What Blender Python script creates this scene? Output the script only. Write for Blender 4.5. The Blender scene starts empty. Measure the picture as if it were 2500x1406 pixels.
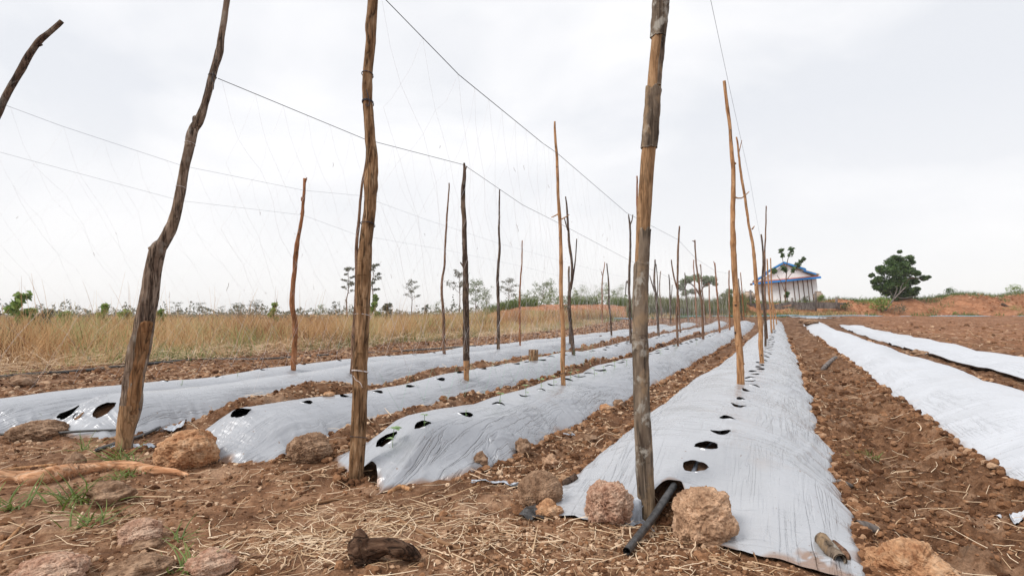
import bpy, math, random
import numpy as np
from mathutils import Vector, Matrix
R = math.radians
random.seed(7); rng = np.random.default_rng(11)
S = bpy.context.scene; COL = S.collection

# ------------------------------------------------------------------ camera
F_PX, H_CAM, CX, CY, HOR = 1350.0, .78, 1250.0, 703.0, 765.0   # photograph pixels (2500 wide)
PITCH = math.atan((HOR-CY)/F_PX)
cam = bpy.data.cameras.new('camera'); camo = bpy.data.objects.new('camera', cam); COL.objects.link(camo)
cam.sensor_width = 36; cam.lens = 36*F_PX/2500; cam.clip_start = .05; cam.clip_end = 4000
camo.location = (0, 0, H_CAM); camo.rotation_euler = (math.pi/2+PITCH, 0, 0)
cam.dof.use_dof = True; cam.dof.focus_distance = 3.6; cam.dof.aperture_fstop = 13
S.camera = camo
# ------------------------------------------------------------------ sky, sun, exposure
SUN_EL, SUN_AZ = R(50), R(-118)     # azimuth from +Y, clockwise: a veiled sun to the left, a little behind the camera
w = bpy.data.worlds.new('World'); S.world = w; w.use_nodes = True
nt = w.node_tree; nt.nodes.clear(); N = nt.nodes.new; L = nt.links.new
out = N('ShaderNodeOutputWorld'); bg = N('ShaderNodeBackground'); bg.inputs[1].default_value = .1
sky = N('ShaderNodeTexSky'); sky.sky_type = 'NISHITA'; sky.sun_disc = False; sky.sun_elevation = SUN_EL; sky.sun_rotation = SUN_AZ
tc = N('ShaderNodeTexCoord'); mp = N('ShaderNodeMapping'); mp.inputs['Scale'].default_value = (1.5, 1.5, 3.4); mp.inputs['Location'].default_value = (.35, .1, .2)
nz = N('ShaderNodeTexNoise'); nz.inputs['Scale'].default_value = 1.5; nz.inputs['Detail'].default_value = 6; nz.inputs['Roughness'].default_value = .5
nz.inputs['Distortion'].default_value = .35
cr = N('ShaderNodeValToRGB'); cr.color_ramp.elements[0].position = .40; cr.color_ramp.elements[0].color = (.765, .78, .815, 1)
cr.color_ramp.elements[1].position = .62; cr.color_ramp.elements[1].color = (.93, .925, .935, 1)
sx = N('ShaderNodeSeparateXYZ'); hr = N('ShaderNodeMapRange'); hr.inputs[1].default_value = .0; hr.inputs[2].default_value = .32; hr.inputs[3].default_value = 1; hr.inputs[4].default_value = 0
hm = N('ShaderNodeMixRGB'); hm.inputs[2].default_value = (.895, .88, .875, 1)
sc = N('ShaderNodeMixRGB'); sc.blend_type = 'MULTIPLY'; sc.inputs[0].default_value = 1; sc.inputs[2].default_value = (9.75, 9.75, 9.75, 1)
mx = N('ShaderNodeMixRGB'); mx.inputs[0].default_value = .93
L(tc.outputs['Generated'], mp.inputs[0]); L(mp.outputs[0], nz.inputs[0]); L(nz.outputs[0], cr.inputs[0])
L(tc.outputs['Generated'], sx.inputs[0]); L(sx.outputs[2], hr.inputs[0]); L(hr.outputs[0], hm.inputs[0]); L(cr.outputs[0], hm.inputs[1])
L(hm.outputs[0], sc.inputs[1]); L(sky.outputs[0], mx.inputs[1]); L(sc.outputs[0], mx.inputs[2]); L(mx.outputs[0], bg.inputs[0]); L(bg.outputs[0], out.inputs[0])
sl = bpy.data.lights.new('sun', 'SUN'); sl.energy = 2.2; sl.angle = R(22); sl.color = (1, .95, .88)
so = bpy.data.objects.new('sun', sl); COL.objects.link(so)
sd = Vector((math.sin(SUN_AZ)*math.cos(SUN_EL), math.cos(SUN_AZ)*math.cos(SUN_EL), math.sin(SUN_EL)))
so.rotation_euler = sd.to_track_quat('Z', 'Y').to_euler(); so.location = (0, 0, 30)
S.view_settings.view_transform = 'Standard'; S.view_settings.look = 'None'; S.view_settings.gamma = 1; S.view_settings.exposure = 0.25

# ------------------------------------------------------------------ numeric helpers
def h2(i, j, s):
    n = (i*374761393 + j*668265263 + s*974634777) & 0xffffffff
    n = ((n ^ (n >> 13))*1274126177) & 0xffffffff
    n = ((n ^ (n >> 16))*2246822519) & 0xffffffff
    return ((n ^ (n >> 15)) & 0xffffff)/float(0xffffff)
def vn(x, y, s=0):
    x = np.asarray(x, float); y = np.asarray(y, float)
    i = np.floor(x).astype(np.int64); j = np.floor(y).astype(np.int64); a = x-i; b = y-j
    a = a*a*a*(a*(a*6-15)+10); b = b*b*b*(b*(b*6-15)+10)
    return (h2(i, j, s)*(1-a)+h2(i+1, j, s)*a)*(1-b)+(h2(i, j+1, s)*(1-a)+h2(i+1, j+1, s)*a)*b*1.0
def fbm(x, y, s=0, o=4, g=.5):
    t = 0; a = 1; n = 0
    for k in range(o):
        c, d = math.cos(.6*k), math.sin(.6*k)
        t = t+a*(vn((x*c-y*d)*2**k+17.3*k, (x*d+y*c)*2**k-9.1*k, s+k)*2-1); n += a; a *= g
    return t/n
def ridge(x, y, s=0, o=3):
    t = 0; a = 1; n = 0
    for k in range(o):
        t = t+a*(1-2*np.abs(vn(x*2**k+5*k, y*2**k, s+k)*2-1)); n += a; a *= .5
    return t/n
def ss(x): x = np.clip(x, 0, 1); return x*x*(3-2*x)
TH = math.atan((1893-CX)/(F_PX/math.cos(PITCH))); ST, CT = math.sin(TH), math.cos(TH)
def to_uv(X, Y): return X*ST+Y*CT, X*CT-Y*ST        # u along the planting rows, v across them (right positive)
def to_xy(u, v): return u*ST+v*CT, u*CT-v*ST
# terrain: flat field, gently rising at its far end to an earth bank
_bx = [-9, -.16, -.07, 0, .11, .22, .33, .45, .56, .70, .93, 9]
_bh = [0, 0, .08, .80, 1.0, .95, 1.12, 1.12, 1.20, 1.45, 2.0, 2.2]
_by = [33, 33, 33, 34, 36, 38, 41, 44, 45, 45, 45, 45]
def base(X, Y):
    X = np.asarray(X, float); Y = np.asarray(Y, float)
    a = X/np.maximum(Y, 1.0)
    rise = .5*ss((Y-22)/20)*ss((a+.25)/.35)
    h = np.interp(a, _bx, _bh); yc = np.interp(a, _bx, _by)
    wob = fbm(X*.25, Y*.25, 91, 3)
    bank = h*ss((Y-yc+1.5*wob)/4.5)*(1+.22*fbm(X*.45, Y*.45, 92, 4)+.12*ridge(X*.8, Y*.3, 93, 3)*(Y < yc+5))*(1-.75*ss((Y-yc-14)/25))
    return rise+bank+.03*fbm(X*.9, Y*.9, 11, 2)
# beds:  name, [(u, centre v)], half width, height, end u, far u
def UZ(pts):
    a = np.array(pts, float); return lambda x: np.interp(x, a[:, 0], a[:, 1])
BEDS = {
 'A': dict(c=UZ([(2, -.315), (5, -.31), (10, -.20), (30, -.12)]), w=UZ([(2, .56), (6, .55), (12, .50), (30, .45)]), h=.215, end=UZ([(-1, 1.95), (-.87, 1.93), (-.70, 2.0), (-.58, 2.00), (-.53, 2.03), (-.41, 2.33), (-.355, 2.33), (-.31, 2.2), (-.26, 2.02), (-.16, 2.0), (.05, 1.96), (.25, 1.93)]), far=36, ramp=.75, seed=1, top=3.0),
 'B': dict(c=UZ([(2, -1.74), (5, -1.66), (12, -1.56), (30, -1.5)]), w=UZ([(2, .37), (3, .40), (6, .43), (30, .42)]), h=.2, end=UZ([(-2.2, 2.32), (-1.98, 2.14), (-1.87, 2.14), (-1.80, 2.14), (-1.74, 2.14), (-1.68, 2.08), (-1.62, 2.02), (-1.585, 1.96), (-1.55, 2.06), (-1.47, 2.20), (-1.2, 2.45)]), far=34, ramp=.5, seed=2, top=2.6),
 'C': dict(c=UZ([(2, -2.78), (5, -2.68), (12, -2.64), (30, -2.7)]), w=UZ([(2, .42), (30, .42)]), h=.21, end=UZ([(-3.3, 2.12), (-3.1, 2.0), (-2.8, 1.92), (-2.5, 1.98), (-2.3, 2.15)]), far=33, ramp=.4, seed=3, top=2.6),
 'D': dict(c=UZ([(2, -4.22), (5, -4.2), (12, -4.05), (30, -4.0)]), w=UZ([(2, .42), (12, .43), (30, .44)]), h=.2, end=UZ([(-4.7, 1.9), (-4.3, 2.0), (-3.9, 2.05), (-3.6, 2.2)]), far=31, ramp=.4, seed=4, top=2.6),
 'E': dict(c=UZ([(2, -5.03), (30, -5.03)]), w=UZ([(2, .42), (30, .4)]), h=.16, end=UZ([(-5.6, 1.5), (-4.6, 1.75)]), far=29, ramp=.4, seed=5, top=2.4),
 'R': dict(c=UZ([(1, 1.50), (5, 1.52), (10, 1.58), (30, 1.9)]), w=UZ([(1, .57), (10, .55), (30, .52)]), h=.175, end=UZ([(0, 1.4), (3, 1.4)]), far=36, ramp=.3, seed=6, top=2.2),
}
BEDS['A']['end0'] = UZ([(-1, 1.95), (-.7, 2.0), (-.16, 2.0), (.25, 1.93)]); BEDS['B']['end0'] = UZ([(-2.2, 2.32), (-1.9, 2.12), (-1.64, 2.0), (-1.585, 1.96), (-1.55, 2.06), (-1.47, 2.20), (-1.2, 2.45)])
for b in BEDS.values(): b.setdefault('end0', b['end'])
BEDS['A']['lip'] = (2.26, -.385, .045, .10); BEDS['B']['lip'] = (2.17, -1.75, .035, .07)
def bed_edge_noise(b, u, side):
    sd_ = b['seed']*10+(3 if side > 0 else 0)
    am = 1.6 if (b['seed'] == 1 and side > 0) else 1
    r = .022*fbm(u*2.1, 0*u+.5, sd_, 2)
    r = r+.042*am*np.maximum(0, vn(u*5.5, 0*u+.5, sd_+5)-.55)*2 - .02*vn(u*13, 0*u+.5, sd_+7)
    return r
def bed_s(b, u, v):
    d = v-b['c'](u); ww = b['w'](u)+np.where(d > 0, bed_edge_noise(b, u, 1), bed_edge_noise(b, u, -1))
    return d/ww
def bed_shape(b, u, v):
    """height of the covered ridge above the field at (u, v)"""
    s = np.abs(bed_s(b, u, v)); hh = b['h']*(1+.13*fbm(u*.8, v*1.2, b['seed']+40, 2))
    pr = (1-np.clip(s, 0, 1.25)**b['top'])
    pr = np.where(pr < 0, pr*.35, pr)
    ru = ss((u-b['end0'](v))/b['ramp']+.02)
    rf = ss((b['far']-u)/1.5)
    z = np.where(pr > 0, hh*pr*ru*rf, hh*pr)
    return z
def furrow(u, v):
    z = .0*u
    z = z+.11*np.exp(-((v+2.24)/.13)**2)*(1+.6*fbm(u*1.1, v, 55, 2))*ss((u-2.1)/.5)
    z = z+.125*(1+.45*np.exp(-((u-3.1)/.8)**2))*np.exp(-((v+3.50)/.24)**2)*(1+.7*fbm(u*1.1, v, 56, 2))*ss((u-2.3)/.5)
    z = z+.05*np.exp(-((v+4.62)/.15)**2)*ss((u-2.1)/.5)
    z = z-.05*np.exp(-((v-.60)/.20)**2)*ss((u-1.4)/.8)+.03*np.exp(-((v-.92)/.14)**2)
    z = z-.03*np.exp(-((v+1.05)/.18)**2)*ss((u-2.1)/.8)
    z = z+.07*ss((v-3.4)/.6)
    return z
def rough(X, Y, u, v):
    till = ss((v-.2)/.15)*1.0+.35*ss((u-2.2)/.5)*(v < .2)*(v > -6)+.25*(v <= -6)
    till = np.clip(till, 0, 1); k = .009+.019*till*np.clip(1.3-.0*u, 0, 1)
    z = k*1.2*fbm(X*4.2, Y*4.2, 21, 3)
    z = z+k*1.15*(vn(X*15, Y*15, 31)*vn(X*31+3, Y*31, 32)*2.6-.8)*(.4+.6*vn(X*3, Y*3, 8))
    z = z+(.004+.007*till)*(vn(X*38, Y*38, 33)*2-1)+(.0032+.004*till)*(vn(X*83, Y*83, 41)*2-1)
    return z
def ground_z(X, Y):
    X = np.asarray(X, float); Y = np.asarray(Y, float); u, v = to_uv(X, Y)
    b0 = base(X, Y); r = np.hypot(X, Y)
    g = furrow(u, v)+rough(X, Y, u, v)*(1-.3*ss((r-30)/30))
    for k, b in BEDS.items():
        sh = bed_shape(b, u, v); s = np.abs(bed_s(b, u, v)); inn = (s < 1.12) & (u > b['end0'](v)-.02) & (u < b['far'])
        soil = sh-(.030+.0035*r)
        for hu, hv, ha, hc in b.get('pits', ()): soil = soil-.06*np.exp(-(((u-hu)/.055)**2+((v-hv)/.06)**2)**2)
        if 'lip' in b: lu, lv, la, lr = b['lip']; soil = soil-.05*np.exp(-(((u-lu+.06)/.13)**2+((v-lv)/.10)**2))
        wgt = ss((1.06-s)/.12)*ss((u-b['end0'](v)-.03)/.12)*ss((b['far']-u)/.5)
        g = np.where(inn, np.minimum(g*(1-wgt)+soil*wgt, np.where(wgt > .6, soil, 9)), g)
    return g+b0
def film_disp(b, u, v):
    s = bed_s(b, u, v); a = np.abs(s); sd_ = b['seed']
    side = ss((a-.30)/.4); flat = .35 if sd_ == 6 else 1.0
    z = side*.011*flat*ridge(u*1.2+v*1.5, v*15-u*2.6, 60+sd_, 2)*(.1+1.1*ss((vn(u*1.7, v*2, 61+sd_)-.3)/.4))
    cz = 1-np.abs(2*vn(u*1.6+v*1.1, v*24-u*4.5, 62+sd_)-1); z = z+(.25+side)*.008*flat*cz**5*ss((vn(u*1.3+4, v*2.2, 63+sd_)-.42)/.2)
    z = z+ss((a-.55)/.35)*.009*flat*ridge(u*13+s*2, s*1.2, 65+sd_, 1)*ss((vn(u*1.1, 0*u+.5, 66+sd_)-.3)/.3)
    z = z+.004*fbm(u*3, v*4, 70+sd_, 2)+.010*fbm(u*1.1, v*1.6, 71+sd_, 2)
    z = z+.004*flat*ridge(u*1.6-v*2.0, v*4+u*.8, 75+sd_, 1)*(1-side*.6)
    nr = np.exp(-np.maximum(u-b['end0'](v), 0)/.30)*flat
    z = z+nr*(.011 if sd_ == 1 else .004 if sd_ == 4 else .02)*ridge(u*3.5+v*3, v*8-u*2, 80+sd_, 2)+nr*.007*ridge(u*11, v*17, 85+sd_, 1)
    return z
def film_z(b, u, v):
    X, Y = to_xy(u, v); e = u-b['end0'](v)
    s = np.abs(bed_s(b, u, v))
    z = bed_shape(b, u, v)+film_disp(b, u, v)*ss(e/.1+.15)+.006*np.exp(-np.maximum(e, 0)/.05)
    z = z-(.008 if b['seed'] in (1, 6) else .024)*np.exp(-np.maximum(u-b['end'](v), 0)/.03)*(np.hypot(u-b['lip'][0], v-b['lip'][1]) > .13 if 'lip' in b else 1)
    z = z-.03*ss((s-.97)/.12)+np.exp(-np.maximum(e, 0)/.12)*(.012+.5*(furrow(u, v)))
    if 'lip' in b: lu, lv, la, lr = b['lip']; z = z+la*np.exp(-(((u-lu)/lr)**2+((v-lv)/lr)**2))
    return z+base(X, Y)
def surf_z(X, Y):
    u, v = to_uv(X, Y); g = ground_z(X, Y)
    for b in BEDS.values():
        s = np.abs(bed_s(b, u, v)); inn = (s < 1.05) & (u > b['end'](v)) & (u < b['far'])
        g = np.where(inn, np.maximum(g, film_z(b, u, v)), g)
    return g
CP, SP = math.cos(PITCH), math.sin(PITCH)
def ray(x, y):
    a, c = (x-CX)/F_PX, -(y-CY)/F_PX
    return np.array([a, CP-c*SP, SP+c*CP])
def at(x, y, Y):
    "world point seen at photograph pixel (x, y) on the vertical plane at distance Y"
    d = ray(x, y); return Vector(d*(Y/d[1]))+Vector((0, 0, H_CAM))
def hit(x, y, f=None, far=90):
    "world point where the line of sight through a photograph pixel first meets the land"
    d = ray(x, y); t = np.concatenate([np.arange(.6, 6, .01), np.arange(6, far, .05)])/d[1]
    P = d[None, :]*t[:, None]+np.array([0, 0, H_CAM]); z = (f or surf_z)(P[:, 0], P[:, 1])
    k = np.nonzero(P[:, 2] < z)[0]
    i = k[0] if len(k) else len(t)-1
    return Vector(P[i])
def sz(x, y): return float(surf_z(np.array([x]), np.array([y]))[0])
def gz(x, y): return float(ground_z(np.array([x]), np.array([y]))[0])

# ------------------------------------------------------------------ object helpers
def tag(o, label=None, cat=None, group=None, kind=None):
    if label: o['label'] = label
    if cat: o['category'] = cat
    if group: o['group'] = group
    if kind: o['kind'] = kind
    return o
def empty(name, loc, label, cat, group=None, rz=0):
    o = bpy.data.objects.new(name, None); COL.objects.link(o); o.location = loc; o.rotation_euler = (0, 0, rz); o.empty_display_size = .1
    return tag(o, label, cat, group)
def mesh_np(name, V, quads=None, tris=None, mat=None, parent=None, smooth=True, attrs=None, mats=None, midx=None):
    V = np.asarray(V, np.float32).reshape(-1, 3)
    q = np.asarray(quads if quads is not None and len(quads) else np.zeros((0, 4)), np.int32).reshape(-1, 4)
    t = np.asarray(tris if tris is not None and len(tris) else np.zeros((0, 3)), np.int32).reshape(-1, 3)
    me = bpy.data.meshes.new(name); me.vertices.add(len(V)); me.vertices.foreach_set('co', V.ravel())
    li = np.concatenate([q.ravel(), t.ravel()]); me.loops.add(len(li)); me.loops.foreach_set('vertex_index', li)
    ls = np.concatenate([np.arange(len(q))*4, len(q)*4+np.arange(len(t))*3]).astype(np.int32)
    me.polygons.add(len(ls)); me.polygons.foreach_set('loop_start', ls)
    me.polygons.foreach_set('use_smooth', np.full(len(ls), smooth, bool))
    if midx is not None: me.polygons.foreach_set('material_index', np.asarray(midx, np.int32))
    me.update(calc_edges=True); me.validate()
    for k, a in (attrs or {}).items():
        at_ = me.attributes.new(k, 'FLOAT', 'POINT'); at_.data.foreach_set('value', np.asarray(a, np.float32))
    for m in (mats or [mat]):
        if m: me.materials.append(m)
    o = bpy.data.objects.new(name, me); COL.objects.link(o)
    if parent: o.parent = parent
    return o
class MB:
    "collects shapes for ONE mesh"
    def __init__(s): s.v = []; s.q = []; s.t = []; s.n = 0; s.a = []
    def add(s, V, q=(), t=(), a=0.0):
        V = np.asarray(V, float).reshape(-1, 3); s.v.append(V); s.a.append(np.full(len(V), a) if np.isscalar(a) else np.asarray(a))
        if len(q): s.q.append(np.asarray(q, int)+s.n)
        if len(t): s.t.append(np.asarray(t, int)+s.n)
        s.n += len(V)
    def box(s, lo, hi, M=None):
        x0, y0, z0 = lo; x1, y1, z1 = hi
        V = np.array([(x0,y0,z0),(x1,y0,z0),(x1,y1,z0),(x0,y1,z0),(x0,y0,z1),(x1,y0,z1),(x1,y1,z1),(x0,y1,z1)], float)
        if M is not None: V = np.array([M @ Vector(p) for p in V])
        s.add(V, [(0,3,2,1),(4,5,6,7),(0,1,5,4),(1,2,6,5),(2,3,7,6),(3,0,4,7)])
    def tube(s, P, r, n=6, cap=True, a=0.0, disp=None):
        P = np.asarray(P, float); m = len(P); r = np.broadcast_to(np.asarray(r, float), (m,))
        T = np.gradient(P, axis=0); T /= np.linalg.norm(T, axis=1)[:, None]+1e-12
        ref = np.array([.3, 1, .05]) if abs(T[0][1]) < .8 else np.array([1, .1, .2])
        A = np.cross(T, ref); A /= np.linalg.norm(A, axis=1)[:, None]+1e-12; B = np.cross(T, A)
        th = np.arange(n)*2*math.pi/n
        rr = r[:, None]*np.ones(n)[None, :]
        if disp is not None: rr = rr+disp(np.arange(m)[:, None]+0*th[None, :], th[None, :]+0*rr, P, rr)
        V = P[:, None, :]+rr[..., None]*(A[:, None, :]*np.cos(th)[None, :, None]+B[:, None, :]*np.sin(th)[None, :, None])
        i = np.arange(m-1)[:, None]*n; j = np.arange(n)[None, :]; k = (np.arange(n)+1)[None, :] % n
        q = np.stack([i+j, i+k, i+n+k, i+n+j], -1).reshape(-1, 4); V = V.reshape(-1, 3); t = []
        if cap:
            V = np.vstack([V, P[0], P[-1]])
            t = [(m*n, (x+1) % n, x) for x in range(n)]+[(m*n+1, (m-1)*n+x, (m-1)*n+(x+1) % n) for x in range(n)]
        s.add(V, q, t, a)
    def lathe(s, prof, n=20, c=(0, 0, 0)):
        m = len(prof); th = np.arange(n)*2*math.pi/n
        V = np.array([[(c[0]+r*math.cos(t), c[1]+r*math.sin(t), c[2]+z) for t in th] for r, z in prof]).reshape(-1, 3)
        i = np.arange(m-1)[:, None]*n; j = np.arange(n)[None, :]; k = (np.arange(n)+1)[None, :] % n
        s.add(V, np.stack([i+j, i+k, i+n+k, i+n+j], -1).reshape(-1, 4))
    def build(s, name, mat, parent=None, smooth=True, origin=None, attr=None):
        V = np.vstack(s.v)
        if origin is not None: V = V-np.asarray(origin)[None, :]
        o = mesh_np(name, V, np.vstack(s.q) if s.q else None, np.vstack(s.t) if s.t else None, mat, parent, smooth,
                    attrs={attr: np.concatenate(s.a)} if attr else None)
        if origin is not None and parent is None: o.location = origin
        return o
def resample(P, step):
    P = np.asarray(P, float); n = len(P)
    if n < 3:
        L_ = np.linalg.norm(P[-1]-P[0]); m = max(2, int(L_/step)); t = np.linspace(0, 1, m)[:, None]; return P[0]*(1-t)+P[-1]*t, np.linspace(0, n-1, m)
    out_, par = [], []
    for i in range(n-1):
        p0, p1, p2, p3 = P[max(i-1, 0)], P[i], P[i+1], P[min(i+2, n-1)]
        m = max(2, int(np.linalg.norm(p2-p1)/step))
        for k in range(m):
            t = k/m; out_.append(.5*((2*p1)+(-p0+p2)*t+(2*p0-5*p1+4*p2-p3)*t*t+(-p0+3*p1-3*p2+p3)*t**3)); par.append(i+t)
    out_.append(P[-1]); par.append(n-1.0)
    return np.array(out_), np.array(par)

# ------------------------------------------------------------------ materials
def new_mat(name):
    m = bpy.data.materials.new(name); m.use_nodes = True; nt = m.node_tree; b = nt.nodes['Principled BSDF']; return m, nt, b
def mapping(nt, scale=(1, 1, 1), rot=(0, 0, 0)):
    tc = nt.nodes.new('ShaderNodeTexCoord'); mp = nt.nodes.new('ShaderNodeMapping')
    mp.inputs['Scale'].default_value = scale; mp.inputs['Rotation'].default_value = rot; nt.links.new(tc.outputs['Object'], mp.inputs[0]); return mp.outputs[0]
def noise(nt, vec, scale, detail=4, rough=.55, dist=0):
    n = nt.nodes.new('ShaderNodeTexNoise'); n.inputs['Scale'].default_value = scale; n.inputs['Detail'].default_value = detail
    n.inputs['Roughness'].default_value = rough; n.inputs['Distortion'].default_value = dist
    if vec is not None: nt.links.new(vec, n.inputs['Vector'])
    return n.outputs[0]
def ramp(nt, fac, stops, const=False):
    r = nt.nodes.new('ShaderNodeValToRGB'); e = r.color_ramp.elements
    if const: r.color_ramp.interpolation = 'CONSTANT'
    while len(e) < len(stops): e.new(.5)
    for k, (p, c) in enumerate(stops): e[k].position = p; e[k].color = (*c, 1) if len(c) == 3 else c
    nt.links.new(fac, r.inputs[0]); return r.outputs[0]
def mixc(nt, f, a, b, mode='MIX'):
    m = nt.nodes.new('ShaderNodeMixRGB'); m.blend_type = mode
    for i, x in enumerate((f, a, b)):
        if isinstance(x, (int, float)): m.inputs[i].default_value = x
        elif isinstance(x, tuple): m.inputs[i].default_value = (*x, 1)
        else: nt.links.new(x, m.inputs[i])
    return m.outputs[0]
def bump(nt, b, h, strength=.5, dist=.01):
    n = nt.nodes.new('ShaderNodeBump'); n.inputs['Strength'].default_value = strength; n.inputs['Distance'].default_value = dist
    nt.links.new(h, n.inputs['Height'])
    if b.inputs['Normal'].is_linked: nt.links.new(b.inputs['Normal'].links[0].from_socket, n.inputs['Normal'])
    nt.links.new(n.outputs[0], b.inputs['Normal'])
def attr(nt, name):
    a = nt.nodes.new('ShaderNodeAttribute'); a.attribute_name = name; return a.outputs['Fac']
def setp(b, rough=.8, spec=.3, metal=0):
    b.inputs['Roughness'].default_value = rough; b.inputs['Specular IOR Level'].default_value = spec; b.inputs['Metallic'].default_value = metal

def mat_soil():
    m, nt, b = new_mat('soil'); setp(b, .95, .15); v = mapping(nt)
    big = noise(nt, v, 1.3, 5, .6); mid = noise(nt, v, 14, 6, .65); fin = noise(nt, v, 120, 4, .7)
    c1 = ramp(nt, mid, [(.30, (.042, .018, .008)), (.5, (.155, .078, .041)), (.72, (.33, .195, .117))])
    c2 = ramp(nt, mid, [(.30, (.085, .038, .019)), (.5, (.245, .128, .070)), (.72, (.46, .29, .18))])
    dry = attr(nt, 'dry'); red = attr(nt, 'red')
    c = mixc(nt, dry, c1, c2); rc = ramp(nt, mid, [(.3, (.30, .12, .055)), (.7, (.52, .26, .145))]); rc = mixc(nt, .8, rc, ramp(nt, noise(nt, v, .9, 6, .75), [(.35, (.55, .5, .45)), (.65, (1.3, 1.3, 1.3))]), 'MULTIPLY'); c = mixc(nt, red, c, rc)
    c = mixc(nt, ramp(nt, big, [(.42, (0, 0, 0)), (.62, (.5, .5, .5))]), c, mixc(nt, .45, c, (.33, .17, .09)))
    pt = noise(nt, v, 3.1, 4, .6, .5); c = mixc(nt, ramp(nt, pt, [(.40, (.55,)*3), (.52, (0, 0, 0))]), c, mixc(nt, .6, c, (.055, .026, .015)))
    c = mixc(nt, ramp(nt, pt, [(.54, (0, 0, 0)), (.66, (.45,)*3)]), c, (.46, .31, .21))
    c = mixc(nt, .75, c, ramp(nt, fin, [(.32, (.45, .42, .40)), (.55, (1, 1, 1)), (.72, (1.35, 1.35, 1.35))]), 'MULTIPLY')
    nt.links.new(c, b.inputs['Base Color']); bump(nt, b, mid, .5, .02); bump(nt, b, fin, .8, .006); return m
def mat_clod(name, lo, hi, hi2):
    m, nt, b = new_mat(name); setp(b, .95, .15); v = mapping(nt); r = attr(nt, 'rnd'); f = noise(nt, v, 150, 4, .7)
    c = ramp(nt, r, [(0, lo), (.55, hi), (1, hi2)])
    c = mixc(nt, .8, c, ramp(nt, f, [(.3, (.5, .48, .46)), (.6, (1.15, 1.15, 1.15))]), 'MULTIPLY')
    nt.links.new(c, b.inputs['Base Color']); bump(nt, b, f, .6, .004); return m
def mat_film(name, base, rough, streak=.6, spec=.5, metal=0.0):
    m, nt, b = new_mat(name); setp(b, rough, spec, metal)
    v1 = mapping(nt, (20, 1.1, 3), (0, 0, R(10))); v2 = mapping(nt, (2.2, 16, 3), (0, 0, R(-7))); v0 = mapping(nt)
    n1 = noise(nt, v1, 1.3, 3, .5, .8); n2 = noise(nt, v2, 1.0, 2, .4, .8); n3 = noise(nt, v0, 3.2, 4, .5, .6)
    tint = ramp(nt, n3, [(.35, tuple(x*.90 for x in base)), (.65, base)])
    dust = ramp(nt, noise(nt, v0, 1.9, 8, .72), [(.60, (0, 0, 0)), (.76, (.30, .30, .30))])
    tint = mixc(nt, dust, tint, (.42, .33, .27)); mu = ramp(nt, attr(nt, 'mud'), [(.30, (0, 0, 0)), (.62, (.8, .8, .8))]); tint = mixc(nt, mu, tint, (.27, .15, .085))
    spk = ramp(nt, noise(nt, v0, 42, 2, .8), [(.70, (0, 0, 0)), (.73, (.8, .8, .8))]); tint = mixc(nt, spk, tint, (.20, .12, .08))
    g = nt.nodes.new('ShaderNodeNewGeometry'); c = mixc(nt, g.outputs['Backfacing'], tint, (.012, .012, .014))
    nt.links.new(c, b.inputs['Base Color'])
    nt.links.new(ramp(nt, n3, [(.35, (rough-.05,)*3), (.7, (rough+.12,)*3)]), b.inputs['Roughness'])
    def crease(n, wd):
        rg = nt.nodes.new('ShaderNodeMath'); rg.operation = 'ABSOLUTE'; sb = nt.nodes.new('ShaderNodeMath'); sb.operation = 'SUBTRACT'; sb.inputs[1].default_value = .5
        nt.links.new(n, sb.inputs[0]); nt.links.new(sb.outputs[0], rg.inputs[0]); return ramp(nt, rg.outputs[0], [(0, (0, 0, 0)), (wd*.35, (.55,)*3), (wd, (1, 1, 1))])
    mk = ramp(nt, noise(nt, mapping(nt, (1.8, .9, 1)), 1.6, 3, .5), [(.44, (0,)*3), (.58, (1,)*3)]); mk2 = ramp(nt, noise(nt, mapping(nt, (1.2, 1.4, 1), (0, 0, 1)), 1.9, 3, .5), [(.46, (0,)*3), (.62, (1,)*3)])
    mk = mixc(nt, 1.0, mk, attr(nt, 'side'), 'MULTIPLY'); n5 = noise(nt, mapping(nt, (9, 3.2, 5), (0, 0, R(34))), 1.0, 3, .5, 1.2)
    h1 = mixc(nt, 1.0, (1, 1, 1), mixc(nt, 1.0, mk, mixc(nt, 1.0, (1, 1, 1), crease(n1, .06), 'SUBTRACT'), 'MULTIPLY'), 'SUBTRACT')
    h2_ = mixc(nt, 1.0, (1, 1, 1), mixc(nt, 1.0, mk2, mixc(nt, 1.0, (1, 1, 1), crease(n5, .05), 'SUBTRACT'), 'MULTIPLY'), 'SUBTRACT')
    bump(nt, b, h1, streak, .010); bump(nt, b, h2_, streak*.45, .010); bump(nt, b, n1, .35*streak, .02); bump(nt, b, n2, .4, .03); return m
def mat_plain(name, col, rough=.7, spec=.3, var=.25, scale=20, bmp=.3, stretch=(1, 1, 1)):
    m, nt, b = new_mat(name); setp(b, rough, spec); v = mapping(nt, stretch); n = noise(nt, v, scale, 5, .6)
    c = ramp(nt, n, [(.3, tuple(x*(1-var) for x in col)), (.7, tuple(min(1, x*(1+var)) for x in col))])
    nt.links.new(c, b.inputs['Base Color'])
    if bmp: bump(nt, b, n, bmp, .01)
    return m
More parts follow.
